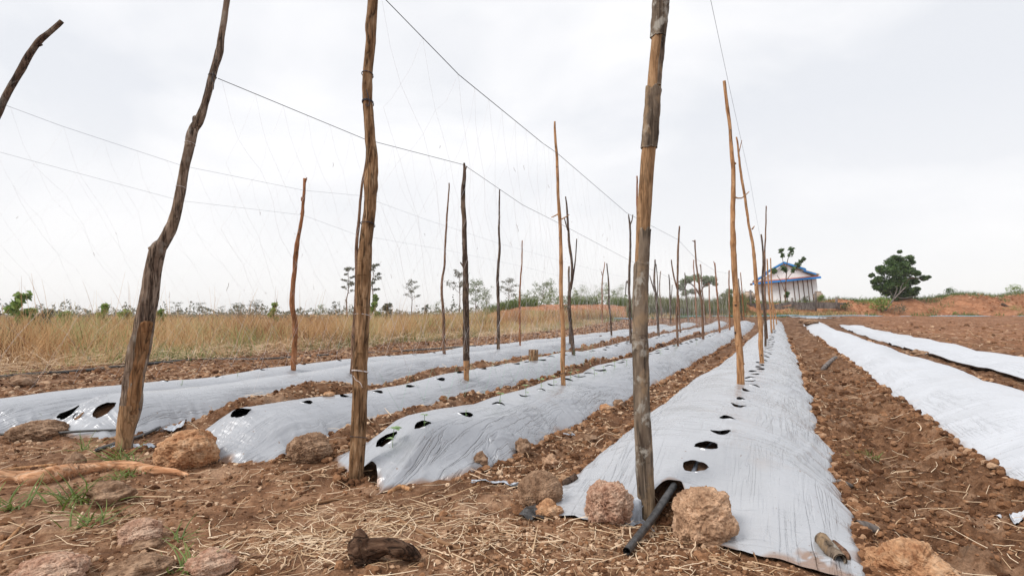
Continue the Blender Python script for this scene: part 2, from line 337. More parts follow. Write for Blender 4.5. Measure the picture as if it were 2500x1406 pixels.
def mat_bark(name, dark, mid, light, sz_=60, bs=.8, lichen=0, sv=(1, 1, .16)):
    m, nt, b = new_mat(name); setp(b, .9, .15); v = mapping(nt, sv); v2 = mapping(nt); v3 = mapping(nt, tuple(4 if q < 1 else 1 for q in sv))
    n = noise(nt, v, sz_, 6, .65, .5); n2 = noise(nt, v2, 9, 5, .6); n3 = noise(nt, v3, 14, 3, .6)
    c = ramp(nt, n, [(.32, dark), (.5, mid), (.68, light)])
    c = mixc(nt, ramp(nt, n2, [(.45, (0, 0, 0)), (.7, (.7, .7, .7))]), c, tuple(x*.55 for x in mid))
    nc = noise(nt, mapping(nt, tuple(q*.6 if q < 1 else q for q in sv)), sz_*.55, 3, .55, .6); cs = nt.nodes.new('ShaderNodeMath'); cs.operation = 'SUBTRACT'; cs.inputs[1].default_value = .5; ca = nt.nodes.new('ShaderNodeMath'); ca.operation = 'ABSOLUTE'
    nt.links.new(nc, cs.inputs[0]); nt.links.new(cs.outputs[0], ca.inputs[0]); ck = ramp(nt, ca.outputs[0], [(0, (.22,)*3), (.028, (.7,)*3), (.05, (1, 1, 1))]); c = mixc(nt, min(1, .35+bs*.6), c, ck, 'MULTIPLY')
    c = mixc(nt, ramp(nt, n3, [(.64, (0, 0, 0)), (.70, (.65, .65, .65))]), c, dark)
    if lichen:
        l = noise(nt, mapping(nt, (1, 1, .8)), 11, 6, .65, .3); c = mixc(nt, ramp(nt, l, [(.55, (0, 0, 0)), (.61, (lichen,)*3)]), c, (.38, .36, .32)); c = mixc(nt, ramp(nt, noise(nt, mapping(nt, (1, 1, .6), (1, 0, 0)), 8, 5, .65), [(.52, (0, 0, 0)), (.60, (lichen*.7,)*3)]), c, (.34, .235, .14))
    nt.links.new(c, b.inputs['Base Color']); bump(nt, b, n, bs, .008); bump(nt, b, n2, .3, .01); bump(nt, b, ck, bs*.6, .006); return m
def mat_rnd(name, stops, rough=.6, spec=.3, trans=0.0, scale=0):
    m, nt, b = new_mat(name); setp(b, rough, spec); r = attr(nt, 'rnd'); c = ramp(nt, r, stops)
    if scale: c = mixc(nt, .8, c, ramp(nt, noise(nt, mapping(nt), scale, 3), [(.35, (.6, .6, .6)), (.65, (1.2, 1.2, 1.2))]), 'MULTIPLY')
    nt.links.new(c, b.inputs['Base Color'])
    if trans:
        t = nt.nodes.new('ShaderNodeBsdfTranslucent'); nt.links.new(c, t.inputs[0]); x = nt.nodes.new('ShaderNodeMixShader'); x.inputs[0].default_value = trans
        o = [n for n in nt.nodes if n.type == 'OUTPUT_MATERIAL'][0]
        nt.links.new(b.outputs[0], x.inputs[1]); nt.links.new(t.outputs[0], x.inputs[2]); nt.links.new(x.outputs[0], o.inputs[0])
    return m
def mat_rock(name, a, bcol, c3, pore=30):
    m, nt, b = new_mat(name); setp(b, .95, .12); v = mapping(nt)
    n = noise(nt, v, 13, 6, .65); f = noise(nt, v, pore*2.2, 5, .7); vo = nt.nodes.new('ShaderNodeTexVoronoi'); vo.inputs['Scale'].default_value = pore*1.7; nt.links.new(v, vo.inputs[0])
    c = ramp(nt, n, [(.32, a), (.52, bcol), (.7, c3)])
    c = mixc(nt, .8, c, ramp(nt, f, [(.3, (.45, .42, .4)), (.6, (1.2, 1.2, 1.2))]), 'MULTIPLY')
    nt.links.new(c, b.inputs['Base Color']); bump(nt, b, vo.outputs['Distance'], .5, .010); bump(nt, b, f, .9, .007); return m
M = dict(
 soil=mat_soil(),
 clod=mat_clod('clod', (.075, .032, .015), (.29, .15, .078), (.66, .48, .33)),
 bankclod=mat_clod('bank_clod', (.20, .075, .03), (.42, .19, .10), (.62, .38, .26)),
 film=mat_film('mulch_film_silver_shaded', (.385, .40, .43), .29, .65, .65, .22),  # shade on the left beds' sides put into a darker base than filma
 filma=mat_film('mulch_film_centre', (.455, .468, .495), .25, .6, .7, .22),
 filmw=mat_film('mulch_film_white', (.55, .57, .61), .33, .5),
 black=mat_plain('black_plastic', (.045, .043, .043), .45, .5, .75, 45, .4),
 scrap=mat_plain('film_scrap', (.40, .43, .48), .3, .5, .5, 18, .9),
 wood=mat_bark('weathered_wood', (.06, .028, .012), (.27, .155, .08), (.46, .31, .19), 60, 1.0),
 woodtan=mat_bark('peeled_wood', (.17, .090, .042), (.36, .215, .115), (.48, .31, .18), 60, .45),
 branch=mat_bark('branch_bark', (.34, .14, .06), (.58, .31, .17), (.74, .52, .36), 45, .5, 0, (.14, 1, 1)),
 stump=mat_bark('stump_wood', (.022, .012, .008), (.095, .052, .033), (.21, .13, .085), 40, 1.2, 0, (.3, 1, 1)),
 peelm=mat_bark('peeled_dark_wood', (.12, .05, .02), (.29, .15, .07), (.40, .24, .13), 50, .8),
 barkgrey=mat_bark('grey_bark', (.055, .034, .024), (.205, .145, .108), (.36, .28, .22), 48, 1.3, .3),
 barkdark=mat_bark('dark_bark', (.035, .022, .017), (.105, .068, .05), (.21, .15, .115), 60, 1.0, .25),
 barkplate=mat_bark('lichen_bark', (.060, .043, .033), (.19, .145, .108), (.33, .265, .20), 26, .8, .85),
 orange=mat_bark('orange_bark', (.20, .085, .035), (.44, .235, .115), (.56, .34, .19), 45, .35),
 redbark=mat_bark('red_bark', (.13, .045, .018), (.32, .135, .060), (.43, .22, .12), 60, .6),
 brownbark=mat_bark('brown_bark', (.09, .045, .028), (.22, .125, .08), (.33, .21, .14), 60, .8),
 greywood=mat_bark('grey_plank', (.07, .06, .055), (.21, .18, .165), (.34, .30, .28), 12, .5),
 net=mat_plain('net_thread', (.78, .74, .74), .5, .4, .05, 5, 0),
 netgreen=mat_plain('green_thread', (.25, .62, .38), .5, .4, .05, 5, 0),
 wire=mat_plain('wire', (.03, .03, .045), .5, .4, .2, 30, 0),
 wiregrey=mat_plain('grey_cord', (.20, .22, .26), .5, .4, .2, 30, 0),
 straw=mat_rnd('straw', [(0, (.24, .13, .065)), (.3, (.50, .34, .20)), (1, (.78, .62, .45))], .7, .3),
 dryg=mat_rnd('dry_grass', [(0, (.13, .06, .028)), (.22, (.38, .20, .09)), (.5, (.60, .37, .18)), (.75, (.72, .52, .30)), (.9, (.52, .48, .24)), (1, (.30, .34, .13))], .7, .2, .25),
 reed=mat_rnd('reed', [(0, (.075, .085, .03)), (.45, (.16, .18, .07)), (.8, (.27, .25, .12)), (1, (.42, .30, .15))], .6, .3, .25),
 greeng=mat_rnd('green_grass', [(0, (.05, .085, .018)), (.5, (.13, .19, .04)), (1, (.25, .30, .08))], .5, .4, .3),
 leafd=mat_rnd('leaf_dark', [(0, (.022, .050, .014)), (.5, (.055, .115, .028)), (.85, (.13, .21, .055)), (1, (.24, .32, .11))], .45, .4, .25),
 leafg=mat_rnd('leaf_green', [(0, (.09, .15, .03)), (.5, (.22, .33, .07)), (1, (.36, .44, .13))], .5, .4, .35),
 leafp=mat_rnd('leaf_pale', [(0, (.13, .18, .095)), (.5, (.22, .28, .16)), (1, (.33, .37, .24))], .6, .3, .3),
 leafr=mat_rnd('leaf_dull', [(0, (.075, .082, .052)), (.5, (.135, .15, .095)), (1, (.22, .20, .14))], .6, .3, .25),
 leafs=mat_rnd('seedling_leaf', [(0, (.20, .33, .12)), (1, (.36, .50, .24))], .5, .4, .3),
 rock1=mat_rock('laterite_pale', (.26, .15, .09), (.50, .32, .205), (.62, .43, .30)),
 rock2=mat_rock('laterite_red', (.28, .13, .08), (.49, .32, .23), (.62, .47, .36), 34),
 rock3=mat_rock('laterite_orange', (.28, .12, .055), (.47, .27, .15), (.60, .42, .28)),
 rock4=mat_rock('soil_lump', (.13, .07, .04), (.29, .185, .12), (.42, .29, .20), 20),
 housew=mat_plain('whitewashed_board', (.88, .90, .92), .7, .2, .09, 3, .1, (3, 3, .4)),
 blue=mat_plain('blue_paint', (.012, .24, .68), .5, .3, .12, 6, 0),
 rust=mat_plain('rusty_sheet', (.42, .13, .085), .7, .3, .3, 6, .1),
 tin=mat_plain('pale_sheet_roof', (.62, .64, .62), .5, .4, .1, 4, 0),
 batten=mat_plain('brown_batten', (.13, .065, .045), .8, .2, .3, 9, 0),
 clay=mat_plain('clay_jar', (.42, .33, .26), .8, .2, .2, 4, .1),
 bluep=mat_plain('blue_pipe', (.25, .55, .74), .4, .4, .08, 3, 0),
)

HOLES = {'A': [(1700,1141,.052,.040),(1724,1092,.050,.040),(1757,1056,.047,.036),(1780,1023,.046,.046),(1803,991,.045,.034),(1815,976,.044,.026),(1826,955,.042,.03),(1840,943,.044,.022)],
 'B': [(945,1073,.056,.05),(1033,1038,.046,.036),(1133,1012,.05,.036),(1218,987,.046,.030),(1280,967,.044,.024),(1320,953,.044,.032),(1348,940,.042,.026)],
 'C': [(465,1034,.05,.05),(590,1005,.06,.05),(745,983,.045,.035),(845,968,.045,.03)],
 'D': [(167,1007,.065,.06),(255,1001,.07,.06),(192,1017,.035,.03),(470,937,.05,.03),(590,912,.045,.03)], 'E': [], 'R': []}
def uv_hit(x, y):
    p = hit(x, y); return to_uv(p.x, p.y)
for k, b in BEDS.items():
    hl = []
    for (x, y, a, c) in HOLES[k]:
        hu, hv = uv_hit(x, y); hl.append((float(hu), float(hv), a, c))
    if hl:      # further holes marching away at a steady spacing
        lu, lv = hl[-1][0], hl[-1][1]; step_ = {'A': .30, 'B': .31, 'C': .34, 'D': .42}[k]
        hu = lu+step_; dv0 = lv-float(b['c'](lu))
        while hu < 22: hl.append((hu, float(b['c'](hu))+dv0*.7+.03*(random.random()-.5),   .052+.012*random.random(), .036+.014*random.random())); hu += step_*(1+.2*random.random())
    elif k == 'E':
        hu = 3.2
        while hu < 14: hl.append((hu, -5.03+.05*(random.random()-.5), .05, .03)); hu += .55
    b['holes'] = hl
for b in BEDS.values(): b['pits'] = b['holes'][:12]

# ------------------------------------------------------------------ ground sheet
def make_ground():
    rr = [.0, .25]
    while rr[-1] < 1.2: rr.append(rr[-1]+.03)
    while rr[-1] < 60: rr.append(rr[-1]*1.0045)
    while rr[-1] < 560: rr.append(rr[-1]*1.06)
    fr = np.arange(-52, 52.01, .24); bk = np.arange(56, 305, 4.0)
    an = np.radians(np.concatenate([fr, bk])); r = np.array(rr[1:]); n, m = len(r), len(an)
    X = r[:, None]*np.sin(an)[None, :]; Y = r[:, None]*np.cos(an)[None, :]
    Z = ground_z(X, Y)
    V = np.stack([X, Y, Z], -1).reshape(-1, 3); V = np.vstack([V, [0, 0, gz(0, .01)]])
    i = np.arange(n-1)[:, None]*m; j = np.arange(m)[None, :]; k = (np.arange(m)+1)[None, :] % m
    q = np.stack([i+j, i+m+j, i+m+k, i+k], -1).reshape(-1, 4)
    t = np.array([(n*m, x, (x+1) % m) for x in range(m)])
    u, v = to_uv(X, Y)
    dry = ss((2.25-u)/.45)*ss((.15-v)/.4)*.85+.15*ss((v-3)/1.0)
    red = 1.0*ss((Y-np.interp(X/np.maximum(Y, 1), _bx, _by)+1.5)/2)*(np.interp(X/np.maximum(Y, 1), _bx, _bh) > .3)+.42*ss((v-3.2)/2)
    red = np.clip(red, 0, 1)*(Y > 0)
    o = mesh_np('ground', V, q, t, M['soil'], attrs={'dry': np.append(dry.ravel(), .5), 'red': np.append(red.ravel(), 0)})
    tag(o, kind='structure')
make_ground()

# ------------------------------------------------------------------ mulch films
LAB = {'A': 'silver plastic mulch film on the central bed, punched with a row of empty round holes',
 'B': 'silver mulch film dotted with green seedlings, its end at the split brown pole',
 'C': 'silver mulch film whose near end is held down by the porous orange rock',
 'D': 'silver mulch film with three torn holes just left of the crooked pole',
 'E': 'narrow silver plastic mulch film on the farthest bed, next to the dry grass',
 'R': 'unpunched white plastic mulch film on the wide bed right of the deep furrow'}
FILM = {}; DU, DV = uv_hit(1985, 1380)
for k, b in BEDS.items():
    us = [float(b['end'](b['c'](2.0)))*0]; uu = [0.0]
    step = .0036 if k in 'AB' else .005
    ucur = 1.95
    while ucur+uu[-1] < b['far']: uu.append(uu[-1]+max(.009, (1.95+uu[-1])*step))
    uu = np.array(uu); ns = 160 if k in 'ABCR' else 100
    s = np.linspace(-1.14, 1.14, ns)
    U = uu[:, None]+0*s[None, :]
    vv0 = b['c'](U+2)+s[None, :]*(b['w'](U+2))
    U = U*1.0+b['end'](vv0)+.012*fbm(vv0*14, 0*vv0, 33+b['seed'], 3)*np.exp(-U/.15)
    d = np.where(s[None, :] > 0, bed_edge_noise(b, U, 1), bed_edge_noise(b, U, -1))
    V_ = b['c'](U)+s[None, :]*(b['w'](U)+d)
    hl = b['holes']
    HB = hl; kill = np.zeros(U.shape, bool); collars = []
    for (hu, hv, a, c) in hl:
        mk = (np.abs(U-hu) < .2) & (np.abs(V_-hv) < .2)
        if not mk.any(): continue
        du, dv = U-hu, V_-hv; ang = np.arctan2(du/c, dv/a); q_ = np.sqrt((du/c)**2+(dv/a)**2)
        kill |= mk & (q_ < 1.12); g_ = 1.12+2.3*max(.010, hu*step)/min(a, c)
        th = np.arange(40)*2*math.pi/40; qs = np.array([1.0, 1.03, 1.08, 1.16, 1.3, g_, g_*1.2]); rag = 1+.07*np.sin(3*th+hu*7)+.035*np.sin(7*th+hu*13)+.02*np.sin(12*th+hu*5)
        rr_ = 1+(qs[:, None]-1)+(rag[None, :]-1)*np.clip((1.3-qs)/.3, 0, 1)[:, None]
        cu, cv = hu+c*rr_*np.sin(th)[None, :], hv+a*rr_*np.cos(th)[None, :]
        cz = film_z(b, cu, cv)+.0016+(.010*np.exp(-(qs[:, None]-1)/.12)*(.35+.65*np.sin(2*th+hu*9))[None, :])-.003*(qs[:, None] > g_)
        collars.append((cu, cv, cz))
    Z = film_z(b, U, V_)
    n, m = U.shape
    idx = np.arange(n*m).reshape(n, m); q = np.stack([idx[:-1, :-1], idx[:-1, 1:], idx[1:, 1:], idx[1:, :-1]], -1).reshape(-1, 4)
    kf = kill.ravel(); q = q[~kf[q].any(axis=1)]
    VV = [np.stack([V_, U, Z], -1).reshape(-1, 3)]; QQ = [q]; off = n*m
    mud = [(.75*ss((np.abs(s)-.80)/.25)*vn(U*9, V_*9, 7)+1.2*np.exp(-(U-b['end'](V_))/.05)*vn(U*12, V_*12, 9)+(.85*np.exp(-((U-DU)/.09)**2-((V_-DV)/.05)**2)*(.3+1.1*vn(U*60, V_*60, 4)) if k == 'A' else 0*U)).ravel()]
    sid = [(.12+.88*ss((np.abs(s)-.15)/.45)+0*U).ravel()]
    for cu, cv, cz in collars:
        i = np.arange(cu.shape[0]-1)[:, None]*40; j = np.arange(40)[None, :]; k2 = (np.arange(40)+1)[None, :] % 40
        VV.append(np.stack([cv, cu, cz], -1).reshape(-1, 3)); QQ.append(np.stack([i+j, i+40+j, i+40+k2, i+k2], -1).reshape(-1, 4)+off); off += cu.size; mud.append(np.zeros(cu.size)); sid.append(np.full(cu.size, .12))
    o = mesh_np('mulch_film', np.vstack(VV), np.vstack(QQ), None, M['filmw'] if k == 'R' else M['filma'] if k == 'A' else M['film'], attrs={'mud': np.concatenate(mud), 'side': np.concatenate(sid)})
    o.rotation_euler = (0, 0, -TH); tag(o, LAB[k], 'mulch film', 'plastic mulch films over the beds'); b['holes'] = HB; FILM[k] = o

# far right: a loosely laid sheet, folded in long pleats along its near edge
def loose(u0, u1, v0a, v0b, v1a, v1b, label, sd_):
    n, m = 160, 130; t = np.linspace(0, 1, n)[:, None]; s = np.linspace(0, 1, m)[None, :]
    U = u0+(u1-u0)*t+0*s+.12*fbm(s*3+0*t, t*0+.5+0*s, sd_, 2)
    va = v0a+(v0b-v0a)*t+.05*fbm(t*9, 0*t+.3, sd_+1, 2); vb = v1a+(v1b-v1a)*t+.08*fbm(t*7, 0*t+.3, sd_+2, 3)
    V_ = va+(vb-va)*s; X, Y = to_xy(U, V_)
    z = np.sin(s*math.pi*.9+.05)**.8*.11+.026+.006*ridge(V_*7, U*.4, sd_+3, 1)*(s < .55)+.010*fbm(U*1.2, V_*2, sd_+4, 2)
    z = z*(.35+.65*ss(t*8)*ss((1-t)*8)); z = np.where(s > .93, z*(1-ss((s-.93)/.07)), z)
    # pleats near the low edge
    z = z+.036*((s*17+.25*fbm(U*.6, 0*U, sd_+6, 2)) % 1)*ss((.30-s)/.05)-.008*(s < .02)
    Z = z+base(X, Y)+furrow(U, V_)*.6
    idx = np.arange(n*m).reshape(n, m); q = np.stack([idx[:-1, :-1], idx[:-1, 1:], idx[1:, 1:], idx[1:, :-1]], -1).reshape(-1, 4)
    o = mesh_np('mulch_film', np.stack([V_, U, Z], -1).reshape(-1, 3), q, None, M['filmw']); o.rotation_euler = (0, 0, -TH)
    tag(o, label, 'mulch film', 'plastic mulch films over the beds')
loose(4.5, 13.2, 2.45, 2.52, 3.75, 3.55, 'loose white plastic sheet with pleated near edge at the right border of the photo', 300)
loose(12.6, 33, 2.42, 2.95, 3.60, 3.85, 'loose white plastic sheet reaching from the small soil heap back to the blue pipe', 310)
mbp = MB()   # folded grey sheet end by the pipe
def patch(px, sx_, sy_, label, mat, zoff=.012, amp=.02, rz=0, n=26, name='film_scrap', cat='plastic scrap'):
    p = hit(*px); t = np.linspace(-1, 1, n); A, B_ = np.meshgrid(t, t)
    rag = 1+.22*fbm(np.arctan2(A, B_)*2.2, 0*A+px[0], 5, 2); x = A*sx_*rag; y = B_*sy_*rag
    c, s_ = math.cos(rz), math.sin(rz); X = p.x+x*c-y*s_; Y = p.y+x*s_+y*c
    Z = surf_z(X, Y)+zoff+amp*ridge(X*14+px[0], Y*14, 7, 3)*.7+amp*.3
    idx = np.arange(n*n).reshape(n, n); q = np.stack([idx[:-1, :-1], idx[:-1, 1:], idx[1:, 1:], idx[1:, :-1]], -1).reshape(-1, 4)
    V = np.stack([X, Y, Z], -1).reshape(-1, 3)-np.array(p)
    o = mesh_np(name, V, q, None, mat); o.location = p; return tag(o, label, cat)
patch((1985,776), .9, 2.0, 'flat grey plastic sheet lying at the far end of the white beds', M['scrap'], .02, .04)
patch((1300,1183), .085, .045, 'dark crumpled strip of film trailing from the end of the seedling bed', M['black'], .004, .012, .2)
patch((1205,1182), .11, .02, 'glossy grey film tatter lying on bare soil right of the split pole', M['scrap'], .004, .010, .05)
patch((1300,1262), .045, .05, 'black crumpled film tuft under the two brown clods', M['black'], .004, .022)
patch((1545,1275), .06, .045, 'crumpled film corner between the red rock and the bark covered pole', M['scrap'], .004, .026, .5)
patch((330,1095), .13, .028, 'grey rolled film tail behind the foot of the thick crooked pole', M['scrap'], .01, .02, -.1)
patch((425,1052), .06, .07, 'dark scrunched film bunch above the orange rock', M['scrap'], .012, .035, .3)
patch((385,1140), .05, .03, 'small blue grey film shred beside the fallen orange branch', M['scrap'], .004, .012, .4)
patch((2485,1272), .05, .04, 'white film fragment on the soil at the right border', M['filmw'], .006, .006)
patch((1390,1062), .05, .012, 'thin shred of film between the two nearest beds', M['scrap'], .003, .006, .5)

# ------------------------------------------------------------------ loose soil, stones, straw and grass (uncountable)
ICO = None
def ico(sub=1):
    t = (1+5**.5)/2
    v = [(-1,t,0),(1,t,0),(-1,-t,0),(1,-t,0),(0,-1,t),(0,1,t),(0,-1,-t),(0,1,-t),(t,0,-1),(t,0,1),(-t,0,-1),(-t,0,1)]
    f = [(0,11,5),(0,5,1),(0,1,7),(0,7,10),(0,10,11),(1,5,9),(5,11,4),(11,10,2),(10,7,6),(7,1,8),(3,9,4),(3,4,2),(3,2,6),(3,6,8),(3,8,9),(4,9,5),(2,4,11),(6,2,10),(8,6,7),(9,8,1)]
    v = [np.array(p)/np.linalg.norm(p) for p in v]
    for _ in range(sub):
        c = {}; g = []
        def mid(a, b):
            k = (min(a, b), max(a, b))
            if k not in c: p = v[a]+v[b]; v.append(p/np.linalg.norm(p)); c[k] = len(v)-1
            return c[k]
        for a, b_, d in f:
            x, y, z = mid(a, b_), mid(b_, d), mid(d, a); g += [(a, x, z), (b_, y, x), (d, z, y), (x, y, z)]
        f = g
    return np.array(v), np.array(f)
def covered(u, v, lim=.97):
    m = np.zeros(np.shape(u), bool)
    for b in BEDS.values(): m |= (np.abs(bed_s(b, u, v)) < lim) & (u > b['end'](v)) & (u < b['far'])
    m |= (v > 2.4) & (v < 3.75) & (u > 4)
    return m
def scatter(n, rmin, rmax, a0=-50, a1=50, p=1.0, lim=.97):
    r = rmin*(rmax/rmin)**(rng.random(n)**p); a = np.radians(a0+(a1-a0)*rng.random(n)); X, Y = r*np.sin(a), r*np.cos(a)
    u, v = to_uv(X, Y); k = ~covered(u, v, lim); return X[k], Y[k], r[k], u[k], v[k]
def clods(name, X, Y, R_, sub, mat, label, sink=.25, rnd=None):
    n = len(X); V0, F0 = ico(sub); nv = len(V0)
    sc_ = R_[:, None]*(.65+.6*rng.random((n, 3)))*np.array([1, 1, .78]); ang = rng.random(n)*6.28
    D = 1+.33*(rng.random((n, nv))-.5)*2*(.75 if sub else 1)
    P = V0[None]*D[..., None]*sc_[:, None, :]; c, s_ = np.cos(ang)[:, None], np.sin(ang)[:, None]
    x = P[..., 0]*c-P[..., 1]*s_; y = P[..., 0]*s_+P[..., 1]*c
    Z = ground_z(X, Y)
    V = np.stack([x+X[:, None], y+Y[:, None], P[..., 2]+(Z+R_*(.75-sink*2))[:, None]], -1).reshape(-1, 3)
    F = (F0[None]+(np.arange(n)*nv)[:, None, None]).reshape(-1, 3)
    r = rng.random(n)**1.35 if rnd is None else rnd
    o = mesh_np(name, V, None, F, mat, smooth=False, attrs={'rnd': np.repeat(r, nv)})
    return tag(o, label, None, kind='stuff')
X, Y, r, u, v = scatter(80000, 1.15, 9, p=1.1)
k = rng.random(len(X)) < np.clip(.25+1.6*(vn(X*2.2, Y*2.2, 61)-.3), .15, 1)+.3*(u > 2.4); X, Y, r, u, v = X[k], Y[k], r[k], u[k], v[k]
till = (v > .2) | (u > 2.3)
sz_ = (.0022+.0075*rng.random(len(X))**3.2)*(.55+.42*r**.75)*np.where(till, 1.15, .9)
clods('soil_crumbs', X, Y, sz_, 0, M['clod'], 'small brown crumbs and gravel strewn over the soil', rnd=rng.random(len(X))*np.where(v > .2, .62, 1))
X, Y, r, u, v = scatter(6500, 1.2, 14, p=.9, lim=1.02)
k = (v > .2) | (u > 2.3) | (rng.random(len(X)) < .22); X, Y, r = X[k], Y[k], r[k]
clods('soil_clods', X, Y, (.005+.022*rng.random(len(X))**4)*(.7+.12*r), 1, M['clod'], 'brown clods of turned earth in the furrows', .3, rnd=rng.random(len(X))*.55)
# rim of crumbs thrown over the film edges
Xs, Ys, Rs = [], [], []
for k, b in BEDS.items():
    for side in (-1, 1):
        n = 1500 if k in 'ABR' else 900
        u = 1.95*(20/1.95)**(rng.random(n)**1.15); s = side*(.99+.10*rng.random(n)); v = b['c'](u)+s*(b['w'](u)+bed_edge_noise(b, u, side))
        keep = u > b['end'](v)-.05; x, y = to_xy(u[keep], v[keep]); Xs.append(x); Ys.append(y); Rs.append((.006+.016*rng.random(keep.sum())**2)*(.7+.13*u[keep]))
clods('edge_crumbs', np.concatenate(Xs), np.concatenate(Ys), np.concatenate(Rs), 1, M['clod'], 'crumbly soil banked along the edges of the films', .2, rnd=rng.random(len(np.concatenate(Xs)))*.75)
# far furrow soil and the tilled field on the right
n = 14000; u = 4*(38/4)**rng.random(n); v = np.where(rng.random(n) < .75, 3.5+rng.random(n)**.8*16*(u/12), -5.5-rng.random(n)*4)
k = ~covered(u, v); X, Y = to_xy(u[k], v[k]); k2 = Y < 40; X, Y = X[k2], Y[k2]; r = np.hypot(X, Y)
clods('field_clods', X, Y, (.012+.03*rng.random(len(X))**2)*(.6+.06*r), 0, M['clod'], 'clods of the tilled open field right of the last plastic sheet', .35, rnd=rng.random(len(X))*.8)

a = .2+.85*rng.random(7000); Y = np.interp(a, _bx, _by)-3+8*rng.random(7000); X = a*Y; k = vn(X*.8, Y*.8, 71) > .45; X, Y = X[k], Y[k]
clods('bank_rubble', X, Y, .02+.09*rng.random(len(X))**3, 0, M['bankclod'], 'reddish lumps strewn over the earth bank', .3)
_hx, _hy = [], []
for px_ in ((1580, 1266), (868, 1172), (303, 1108)):
    p = hit(px_[0], px_[1], f=ground_z); q = rng.normal(size=(170, 2))*np.array([.055, .045]); _hx.append(p.x+q[:, 0]); _hy.append(p.y+.02+q[:, 1])
_hx = np.concatenate(_hx); _hy = np.concatenate(_hy); clods('heaped_soil', _hx, _hy, .005+.013*rng.random(len(_hx))**2, 1, M['clod'], 'disturbed soil heaped round the feet of the three nearest poles', .15, rnd=rng.random(len(_hx))*.5)
def ribbons(name, roots, dirs, lens, wid, curl, mat, kind_label, segs=4, lift=None, kind='stuff', rnd=None, flat=False, surf=False, widev=None):
    "thin tapered 3-sided stalks; roots (n,3), dirs (n,3) unit, curl bends them"
    n = len(roots); t = np.linspace(0, 1, segs+1)
    side = np.cross(dirs, np.array([0, 0, 1.0])); side /= np.linalg.norm(side, axis=1)[:, None]+1e-9
    up = np.cross(side, dirs)
    c1 = (rng.random(n)-.5)*2*curl; c2 = (rng.random(n)-.5)*2*curl*(.5 if not flat else 0.15)
    if lift is not None: c2 = lift
    P = roots[:, None, :]+dirs[:, None, :]*(t[None, :, None]*lens[:, None, None])+side[:, None, :]*((c1*lens)[:, None]*t[None, :]**2)[..., None]+up[:, None, :]*((c2*lens)[:, None]*t[None, :]**2)[..., None]
    if flat:
        P = P+side[:, None, :]*((lens*.11*rng.random(n)**2.5)[:, None]*np.sin(t[None, :]*(6+5*rng.random(n))[:, None]+6*rng.random(n)[:, None]))[..., None]
    if surf:
        gzv = ground_z(P[..., 0], P[..., 1]); P[..., 2] = np.maximum(gzv+.002+wid[:, None]*.5, P[..., 2])
    wt = wid[:, None]*(1-.75*t[None, :]**1.5) if not flat else wid[:, None]*(1-.3*t[None, :])
    A = P+side[:, None, :]*wt[..., None]; B_ = P-side[:, None, :]*wt[..., None]; C = P+up[:, None, :]*(wt*.7)[..., None]
    V = np.stack([A, C, B_], 2).reshape(-1, 3); b0 = (np.arange(n)*(segs+1)*3)[:, None]+(np.arange(segs)*3)[None, :]
    q = np.concatenate([np.stack([b0, b0+1, b0+4, b0+3], -1).reshape(-1, 4), np.stack([b0+1, b0+2, b0+5, b0+4], -1).reshape(-1, 4)])
    r = rng.random(n) if rnd is None else rnd
    o = mesh_np(name, V, q, None, mat, attrs={'rnd': np.repeat(r, (segs+1)*3)})
    if kind: tag(o, kind_label, None, kind=kind)
    return o
def horiz(n, tilt=.12):
    a = rng.random(n)*6.283; d = np.stack([np.cos(a), np.sin(a), (rng.random(n)-.3)*tilt], -1); return d/np.linalg.norm(d, axis=1)[:, None]
# straw litter: heaviest left and centre in the foreground
X, Y, r, u, v = scatter(5000, 1.15, 4.2, p=1.0); dens = vn(X*1.8, Y*1.8, 66)
k = (rng.random(len(X)) < np.clip((dens-.25)*1.9, .05, 1)) & ((u < 2.35) | (rng.random(len(X)) < .3)) & ((v < .25) | (rng.random(len(X)) < .18)); X, Y, r = X[k], Y[k], r[k]
cx_, cy_ = hit(990, 1285)[:2]; m = 420; X2 = cx_+.32*rng.normal(size=m); Y2 = cy_+.16*rng.normal(size=m); X = np.append(X, X2); Y = np.append(Y, Y2)
cx_, cy_ = hit(760, 1330)[:2]; m = 240; X2 = cx_+.16*rng.normal(size=m); Y2 = cy_+.10*rng.normal(size=m); X = np.append(X, X2); Y = np.append(Y, Y2)
u, v = to_uv(X, Y); k = ~covered(u, v, 1.0) & (np.hypot(X, Y) > 1.1); X, Y = X[k], Y[k]
n = len(X); ro = np.stack([X, Y, ground_z(X, Y)+.004], -1); d = horiz(n, .25)
ribbons('straw_litter', ro, d, .03+.13*rng.random(n)**2.0, .0009+.0016*rng.random(n)**2, .6, M['straw'], 'pale dry straw and root fibres scattered on the soil', 6, flat=True, surf=True)
X, Y, r, u, v = scatter(900, 1.2, 4.5); k = ((u < 2.5) | (rng.random(len(X)) < .3)) & (rng.random(len(X)) < np.where(v < .2, .42, .12)); X, Y = X[k], Y[k]; n = len(X)
ribbons('straw_stalks', np.stack([X, Y, ground_z(X, Y)+.008], -1), horiz(n, .2), .07+.20*rng.random(n)**1.5, .0018+.0022*rng.random(n), .18, M['straw'], 'longer and thicker straw stalks lying across the foreground soil', 6, surf=True, rnd=rng.random(n)*.8)
# fibres in the furrows
X, Y, r, u, v = scatter(5200, 2.2, 26, p=.9); k = (u > 2.3); X, Y, r = X[k], Y[k], r[k]; n = len(X)
ro = np.stack([X, Y, ground_z(X, Y)+.01], -1)
ribbons('furrow_straw', ro, horiz(n, .5), (.04+.11*rng.random(n))*(.8+.05*r), (.0010+.0011*rng.random(n))*(.7+.16*r), .5, M['straw'], 'bits of dry straw lying in the furrows and tilled soil', 4, flat=True, surf=True)

